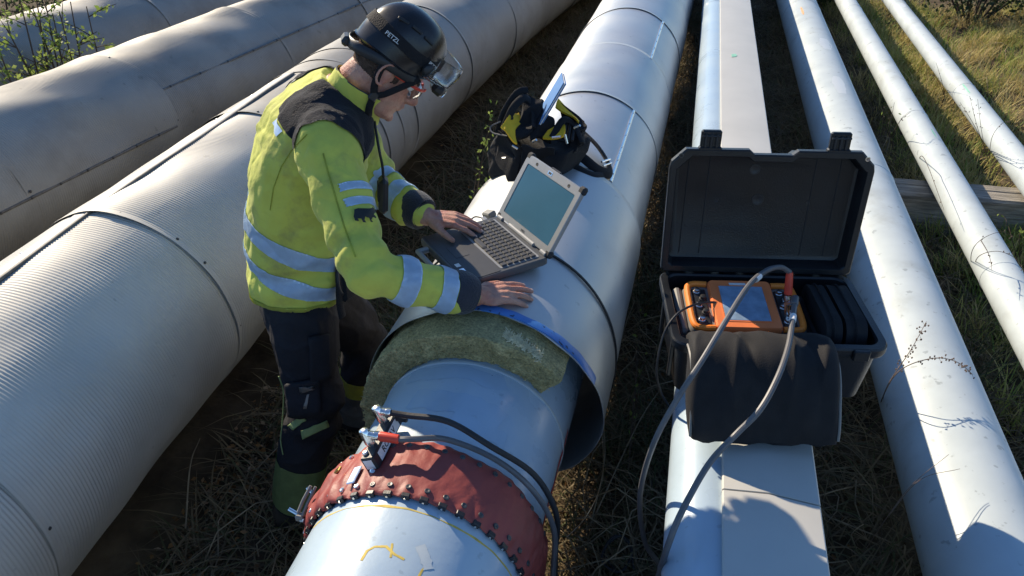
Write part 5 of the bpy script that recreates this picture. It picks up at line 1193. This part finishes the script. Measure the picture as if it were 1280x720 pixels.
# clear visor hinged at the front, peak and lamp
mb = MB(); rg = []
for i in range(25):
    a = R_(-66+132*i/24); q = []
    for (du, ex) in ((.010, .010), (.012, .030), (.022, .048), (.060, .052), (.078, .046), (.080, .043), (.060, .049), (.024, .045), (.014, .030), (.012, .010)):
        cx, sx = math.cos(a), math.sin(a); q.append(tuple(H((.108+ex)*cx, (.092+ex*.7)*sx, .044+du)))
    rg.append(np.array(q))
mb.loft(rg); vis = mb.build('visor', M['clear'], t, angle=40)
for s in (-1, 1): MB().lathe([(-.004, .016), (.006, .016), (.009, .012), (.012, .007)], H(.062, s*.089, .076), RT*s+HF*.25, 16).build('visor_pivot', M['black'], t)
MB().box((0, 0, 0), (.040, .060, .030), frame(H(.136, .0, .042), x=HF, z=HU), .010).build('head_lamp', M['black'], t); MB().lathe([(0, .013), (.004, .013), (.005, .010)], H(.156, 0, .040), HF, 16).build('lamp_lens', M['clear'], t)
# chin straps
for s in (-1, 1):
    MB().tube(catmull([H(-.030, s*.084, .045), H(-.030, s*.086, .0), H(-.016, s*.084, -.040), H(.002, s*.074, -.065)], 6), .0095, 8, flat=.3, ref=tuple(RT)).build('chin_strap', M['fabric_dk'], t)
    MB().tube(catmull([H(.062, s*.082, .044), H(.040, s*.083, .0), H(.018, s*.080, -.045), H(.002, s*.074, -.066)], 6), .0085, 8, flat=.3, ref=tuple(RT)).build('chin_strap', M['fabric_dk'], t)
    MB().box((0, 0, 0), (.022, .026, .008), frame(H(.002, s*.076, -.066), x=HF, z=RT*s), .003).build('strap_buckle', M['black'], t)
MB().tube(catmull([H(.002, .074, -.066), H(.016, .062, -.100), H(.034, .035, -.124), H(.040, 0, -.130), H(.034, -.035, -.124), H(.016, -.062, -.100), H(.002, -.074, -.066)], 6), .0095, 8, flat=.3, ref=tuple(RT)).build('chin_strap', M['fabric_dk'], t)
# safety glasses
t = thing('safety_glasses', 'clear safety glasses with red frame worn under the helmet', 'glasses', tuple(H(.09, 0, .0)))
for s in (-1, 1):
    MB().tube(catmull([H(.104, s*.008, .020), H(.104, s*.034, .022), H(.090, s*.062, .020), H(.060, s*.074, .016), H(.010, s*.078, .012)], 5), .0042, 8).build('red_frame', M['redboot'], t)
    mb = MB(); rg = []
    for i in range(9):
        u = i/8; f, r = .108-.02*u**2.2, .004+.058*u; rg.append(np.array([tuple(H(f+d_, s*r, .018-.036*q_*(1-.25*u**3))) for q_, d_ in ((0, 0), (.5, .002), (1, -.004), (1, -.006), (.5, 0), (0, -.002))]))
    mb.loft(rg); mb.build('lens', M['clear'], t)
# ================================================================== plants
def stalk_plant(label, base, tips, r0, m, name='dry_stalk', heads=None, group=None, leafy=0):
    t = thing(name, label, 'plant', tuple(base), group)
    for tip in tips:
        b = Vector(base); e = Vector(tip); mid = b*.45+e*.55+Vector((random.uniform(-.02, .02), random.uniform(-.02, .02), .12*(e-b).length)); P = catmull([b, mid, e], 7)
        MB().tube(P, list(np.linspace(r0, r0*.35, len(P))), 5).build('stem', m, t)
        if heads:
            hb = MB()
            for k in range(heads):
                s = 1-.55*random.random()**1.3; i = int(s*(len(P)-1)); p = P[i]+Vector((random.gauss(0, .008), random.gauss(0, .008), random.gauss(0, .006))); hb.ball(p, (.003, .003, .0045), None, 6); hb.tube([P[i], p], .0006, 3)
            put('seed_head', hb.mesh(), M['flower'], t, 'stuff')
        if leafy:
            idx = rng.integers(len(P)//4, len(P), leafy); lb = np.array([tuple(P[i]) for i in idx])+rng.normal(0, .008, (leafy, 3)); leaves('leaf', lb, rng.uniform(.012, .028, leafy), M['leaf'], rng.uniform(0, 1, leafy), t, 'stuff', 1.)
    return t
def reed(label, paths, r0, m, name='dry_stalk', heads=0, leafy=0):
    """each path: list of (u, v, z): the stem is above the pipe it leans over"""
    pts = [[onz(*q) for q in p] for p in paths]; t = thing(name, label, 'plant', tuple(pts[0][0]))
    for pp in pts:
        P = catmull(pp, 8); MB().tube(P, list(np.linspace(r0, r0*.4, len(P))), 5).build('stem', m, t)
        if heads:
            hb = MB()
            for k in range(heads):
                i = int((1-.5*random.random()**1.3)*(len(P)-1)); p = P[i]+Vector((random.gauss(0, .007), random.gauss(0, .007), random.gauss(0, .006))); hb.ball(p, (.0026, .0026, .004), None, 6); hb.tube([P[i], p], .0005, 3)
            put('seed_head', hb.mesh(), M['flower'], t, 'stuff')
        if leafy:
            idx = rng.integers(len(P)//4, len(P), leafy); lb = np.array([tuple(P[i]) for i in idx])+rng.normal(0, .008, (leafy, 3)); leaves('leaf', lb, rng.uniform(.012, .028, leafy), M['leaf'], rng.uniform(0, 1, leafy), t, 'stuff', 1.)
    return t
reed('dry grass stalk with two feathery seed heads leaning over the thick white pipe', [[(1098, 520, .1), (1106, 490, .45), (1118, 468, .60), (1140, 435, .66), (1158, 402, .68)], [(1098, 520, .1), (1104, 495, .42), (1125, 463, .60), (1165, 448, .64), (1195, 452, .62), (1216, 468, .585)]], .0022, M['flower'], heads=34)
reed('bare bent straw reaching over the thick white pipe near the case shadow', [[(1080, 690, .1), (1110, 645, .42), (1140, 606, .56), (1186, 568, .60)], [(1110, 645, .42), (1150, 600, .57), (1200, 586, .58)]], .0015, M['flower'])
reed('dark budded twig standing in front of the slimmest white pipe', [[(1236, 205, .05), (1228, 170, .40), (1222, 124, .62)], [(1234, 195, .1), (1222, 160, .42), (1212, 120, .62)], [(1230, 180, .3), (1214, 150, .5), (1200, 128, .58)], [(1236, 200, .1), (1240, 172, .42), (1252, 155, .48), (1262, 153, .46)]], .0018, M['twig'], heads=6)
reed('dark trailing twig arching over the slim white pipe by the sleeper', [[(1216, 345, .05), (1214, 318, .36), (1226, 300, .48), (1252, 290, .52), (1274, 300, .5)], [(1216, 345, .05), (1222, 322, .36), (1245, 314, .46), (1268, 322, .46), (1280, 338, .44)], [(1226, 300, .48), (1236, 318, .46), (1240, 338, .44)]], .0018, M['twig'], heads=5)
reed('slender budded twig beside the slim white pipe', [[(1118, 190, .02), (1112, 165, .3), (1118, 128, .48)], [(1116, 180, .1), (1104, 150, .3), (1106, 132, .42)], [(1114, 170, .2), (1126, 150, .44), (1138, 140, .48)]], .0022, M['twig'], heads=4, leafy=3)
reed('thin twig between the two slim white pipes', [[(1182, 130, .02), (1178, 105, .3), (1170, 78, .5)], [(1180, 118, .15), (1172, 100, .3), (1164, 92, .36)]], .002, M['twig'], heads=3)
reed('bramble shoot with small green leaves right of the slim white pipe', [[(1276, 350, .0), (1268, 310, .2), (1256, 272, .3), (1244, 268, .3)], [(1276, 340, .05), (1274, 300, .25), (1278, 285, .3)]], .0022, M['twig'], leafy=6)
reed('dark crooked twig lying across the slim white pipe above the sleeper', [[(1146, 205, .1), (1152, 195, .38), (1160, 208, .40), (1172, 240, .40), (1180, 262, .39)]], .0022, M['twig'], heads=2)
stalk_plant('leafy green sprig growing beside the tool bag', (-.80, 2.62, .0), [ony(619, 132, 2.62), ony(612, 150, 2.6), ony(604, 160, 2.62), ony(626, 150, 2.6)], .0022, M['twig'], name='green_sprig', leafy=16)
stalk_plant('small leafy sprig between bare pipe and black case', (-.02, 2.0, .02), [onz(800, 385, .35), onz(790, 405, .3), onz(815, 420, .25)], .0018, M['twig'], name='green_sprig', leafy=5)
stalk_plant('long pale bramble cane arching along the ground beside the bare pipe', (-.12, 1.75, .04), [onz(830, 480, .16), onz(755, 535, .22)], .003, M['straw'], name='bramble_cane')
stalk_plant('pale dry cane standing on the dark ground beside the boots of the worker', onz(232, 660, .0), [onz(250, 548, .12)], .0035, M['straw'], name='dry_cane')
# budding bush between the two outer ribbed pipes
t = thing('budding_bush', 'thin budding bush rising between the two outer ribbed pipes', 'bush', (-3.68, 3.75, 0))
rr = random.Random(3)
tops = [((0, 0), (20, -20)), ((30, 70), (44, -10)), ((52, 66), (40, 8)), ((72, 55), (88, 2)), ((82, 60), (74, 14)), ((28, 66), (8, 34)), ((70, 60), (66, 18)), ((92, 50), (108, 8)), ((20, 80), (-6, 50)), ((60, 60), (56, 0))]
for k, (bp, tp) in enumerate(tops):
    def gap(u, v, w=0.):   # the strip of ground between the two outer pipes
        d = ray(u, v); return ony(u, v, (-4.29+w)/(d[0]/d[1]-.165))
    e = gap(*tp, rr.uniform(-.08, .08)); b = gap(bp[0], bp[1], rr.uniform(-.05, .05)); b = Vector((b.x, b.y, 0.))
    P = catmull([b, (b+e)/2+Vector((rr.uniform(-.04, .04), rr.uniform(-.05, .05), 0)), e], 8); MB().tube(P, list(np.linspace(.013 if k in (1, 2, 5) else .008, .003, len(P))), 6).build('branch', M['twig'], t)
    for q in range(9):
        i = rr.randint(len(P)//2, len(P)-2); d = Vector((rr.gauss(0, .8), rr.gauss(0, .6), rr.uniform(.1, 1))).normalized()*rr.uniform(.08, .22); tw_ = [P[i], P[i]+d*.5+Vector((0, 0, .01)), P[i]+d]; MB().tube(tw_, [.0035, .0028, .0015], 4).build('twig', M['twig'], t)
        n = 9; lb = np.array([tuple(P[i]+d*rr.uniform(.2, 1)) for _ in range(n)])+rng.normal(0, .012, (n, 3)); leaves('leaf_cluster', lb, rng.uniform(.018, .042, n), M['leaf'], rng.uniform(.3, 1, n), t, 'stuff', 1.)
# hedge of bushes beyond the outermost pipe, and dark shrubs at the far end
def shrub(name, label, c, rx, ry, rz, n, m, group=None, size=(.02, .05), tint=(0, 1), nb=14):
    t = thing(name, label, 'bush', tuple(c), group); c = Vector(c)
    for k in range(nb):
        a = random.uniform(0, 6.28); e = c+Vector((math.cos(a)*rx*random.uniform(.3, .95), math.sin(a)*ry*random.uniform(.3, .95), rz*random.uniform(.6, 1.6))); b = c+Vector((math.cos(a)*rx*.12, math.sin(a)*ry*.12, 0))
        P = catmull([b, (b*.4+e*.6)+Vector((0, 0, .1)), e], 5); MB().tube(P, list(np.linspace(.012, .002, len(P))), 5).build('branch', M['twig'], t)
    q = rng.normal(0, 1, (n, 3)); q /= np.linalg.norm(q, axis=1)[:, None]; q *= (rng.uniform(.25, 1, n)**.5)[:, None]; q *= (1+.25*vnoise(q, 4, c.x))[:, None]
    keep = vnoise(q, 7, c.y) > -.35; q = q[keep]; P = q*np.array([rx, ry, rz])+np.array([c.x, c.y, c.z+rz*.95]); P[:, 2] = np.maximum(P[:, 2], .02)
    leaves('leaf_mass', P, rng.uniform(*size, len(P)), m, np.clip(rng.uniform(*tint, len(P)), 0, 1), t, 'stuff', 1.)
    return t
for k, (x, y, r_, h_) in enumerate(((-5.2, 3.0, .55, .55), (-5.4, 4.2, .6, .6), (-5.6, 5.4, .6, .55), (-5.3, 2.0, .5, .5), (-5.5, 6.6, .6, .5))):
    shrub('hedge_bush', ['leafy bush beyond the outermost ribbed pipe, beside the budding bush', 'second leafy bush in the row behind the outermost ribbed pipe', 'third leafy bush along the outermost ribbed pipe', 'low leafy bush at the near end of the hedge row', 'last leafy bush at the far end of the hedge row'][k], (x, y, 0), r_, r_, h_, 2600, M['leafdark'], 'bushes beyond the outermost pipe', (.02, .045))
sh_l = ['dark shrub at the far end of the thick white pipe', 'dark shrub behind the two slim white pipes', 'dark shrub on the meadow edge behind the sunny grass', 'broad dark shrub at the far edge of the meadow', 'dark shrub beyond the far end of the tested pipe']
for k, (x, y, rx, rz) in enumerate(((1.2, 9.3, .5, .35), (2.9, 9.2, .8, .5), (4.0, 9.0, .9, .55), (5.3, 9.0, .9, .6), (-.9, 10.2, .5, .35))):
    shrub('dark_shrub', sh_l[k], (x, y, 0), rx, .5, rz, 3000, M['leafdark'], 'dark shrubs at the far end', (.03, .06), (0, .6))
